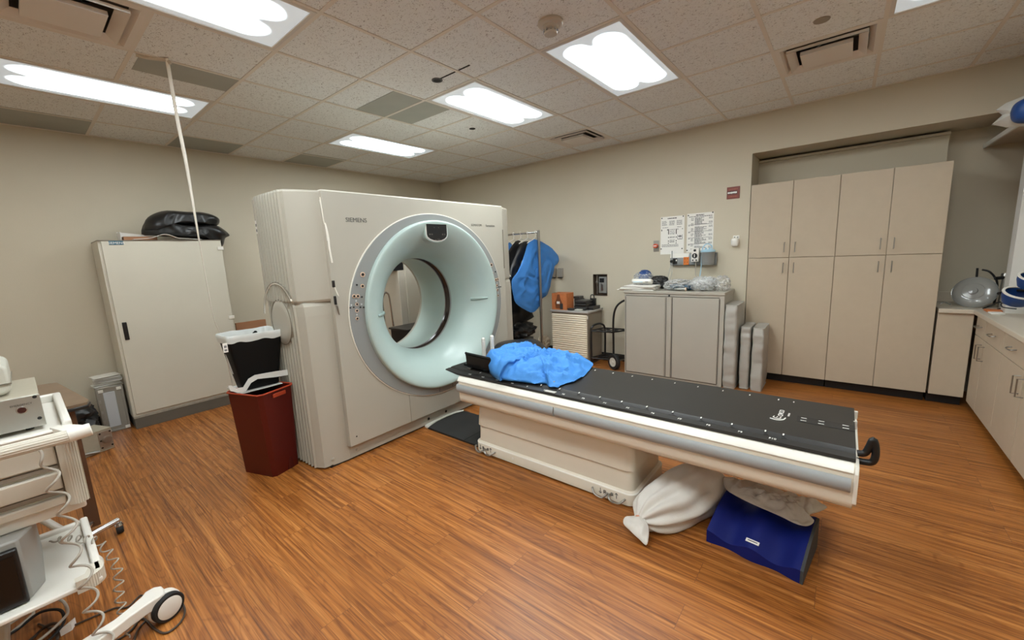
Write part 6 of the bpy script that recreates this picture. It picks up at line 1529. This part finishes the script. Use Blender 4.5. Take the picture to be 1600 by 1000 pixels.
fp = [at(a, b, z=0.006) for a, b in ((130, 1010), (178, 1002), (205, 985), (222, 966), (245, 985), (262, 988), (282, 972), (289, 955), (284, 942), (276, 938))]
MB().tube(spline([tuple(p) for p in fp], 8), 0.0045, 8).build('cord', cabled, t)
t = thing('floor_cable', (0.1, 2.2, 0), 'dark cable running under the cart leg along the floor', 'cable')
fp = [at(a, b, z=0.006) for a, b in ((60, 975), (95, 985), (120, 975), (150, 962), (180, 950), (200, 948), (222, 930), (232, 960), (215, 985), (208, 1010))]
MB().tube(spline([tuple(p) for p in fp], 8), 0.004, 8).build('cord', cabled, t)
rd = random.Random(2)
for k in range(4):
    c0 = at(40+rd.uniform(-25, 30), 985+rd.uniform(-10, 20), z=0.01)
    pts = [(c0.x+(0.05+0.02*k)*math.cos(a)+rd.uniform(-0.01, 0.01), c0.y+(0.09+0.02*k)*math.sin(a)+rd.uniform(-0.01, 0.01), 0.008+0.012*k+0.02*abs(math.sin(a*1.5))) for a in [2*PI*i/9 for i in range(9)]]
    tag(MB().tube(spline(pts, 6, True), 0.006, 8, closed=True).build('cable_loop', [cabled, cablem, rubber, cablem][k]), ['dark brown cable loop tangled below the cart shelf', 'pale grey cable loop tangled below the cart shelf', 'black cable loop tangled below the cart shelf', 'pale grey cable loop, widest of the tangle below the cart shelf'][k], 'cable', 'cable tangle under the cart')
p = at(104, 982, z=0.02)
tag(MB().prism([(p.x-0.02, p.y-0.01), (p.x+0.015, p.y-0.005), (p.x+0.03, p.y+0.03)], 'z', 0.002, 0.035).build('cable_tag', paper), 'small white pointed tag on the floor cable', 'tag')

# ================================================================ behind the scanner, seen through its bore
t = thing('leaning_cover_panel', (3.75, 4.95, 0), 'tall cream panel behind the scanner, visible through its opening', 'panel')
MB().box(3.58, 4.25, 4.90, 4.96, 0.0, 1.75).build('panel', cabm, t, bevel=0.006)
MB().box(3.47, 3.578, 4.92, 5.35, 0.0, 1.42).build('side', cream, t, bevel=0.004)
tag(MB().box(3.37, 3.575, 4.93, 5.2, 1.425, 1.60).build('black_box', black, bevel=0.004), 'black box edge high behind the scanner opening', 'box')
t = thing('equipment_cart', (3.4, 4.6, 0), 'dark low equipment cart with a chrome hoop seen through the scanner opening', 'cart')
MB().box(3.18, 3.62, 4.42, 4.80, 0.30, 0.635).build('body', black, t, bevel=0.01)
MB().box(3.16, 3.66, 4.40, 4.82, 0.635, 0.66).build('top', blacks, t, bevel=0.006)
for x in (3.22, 3.58):
    for y in (4.46, 4.76): MB().cyl((x, y, 0.0), (x, y, 0.31), 0.018).build('leg', blacks, t)
MB().tube(spline([(3.13, 4.86, 0.66), (3.13, 4.86, 1.0), (3.17, 4.86, 1.12), (3.22, 4.86, 1.13), (3.25, 4.86, 1.05), (3.27, 4.86, 0.66)], 6), 0.013, 10).build('hoop', chrome, t)
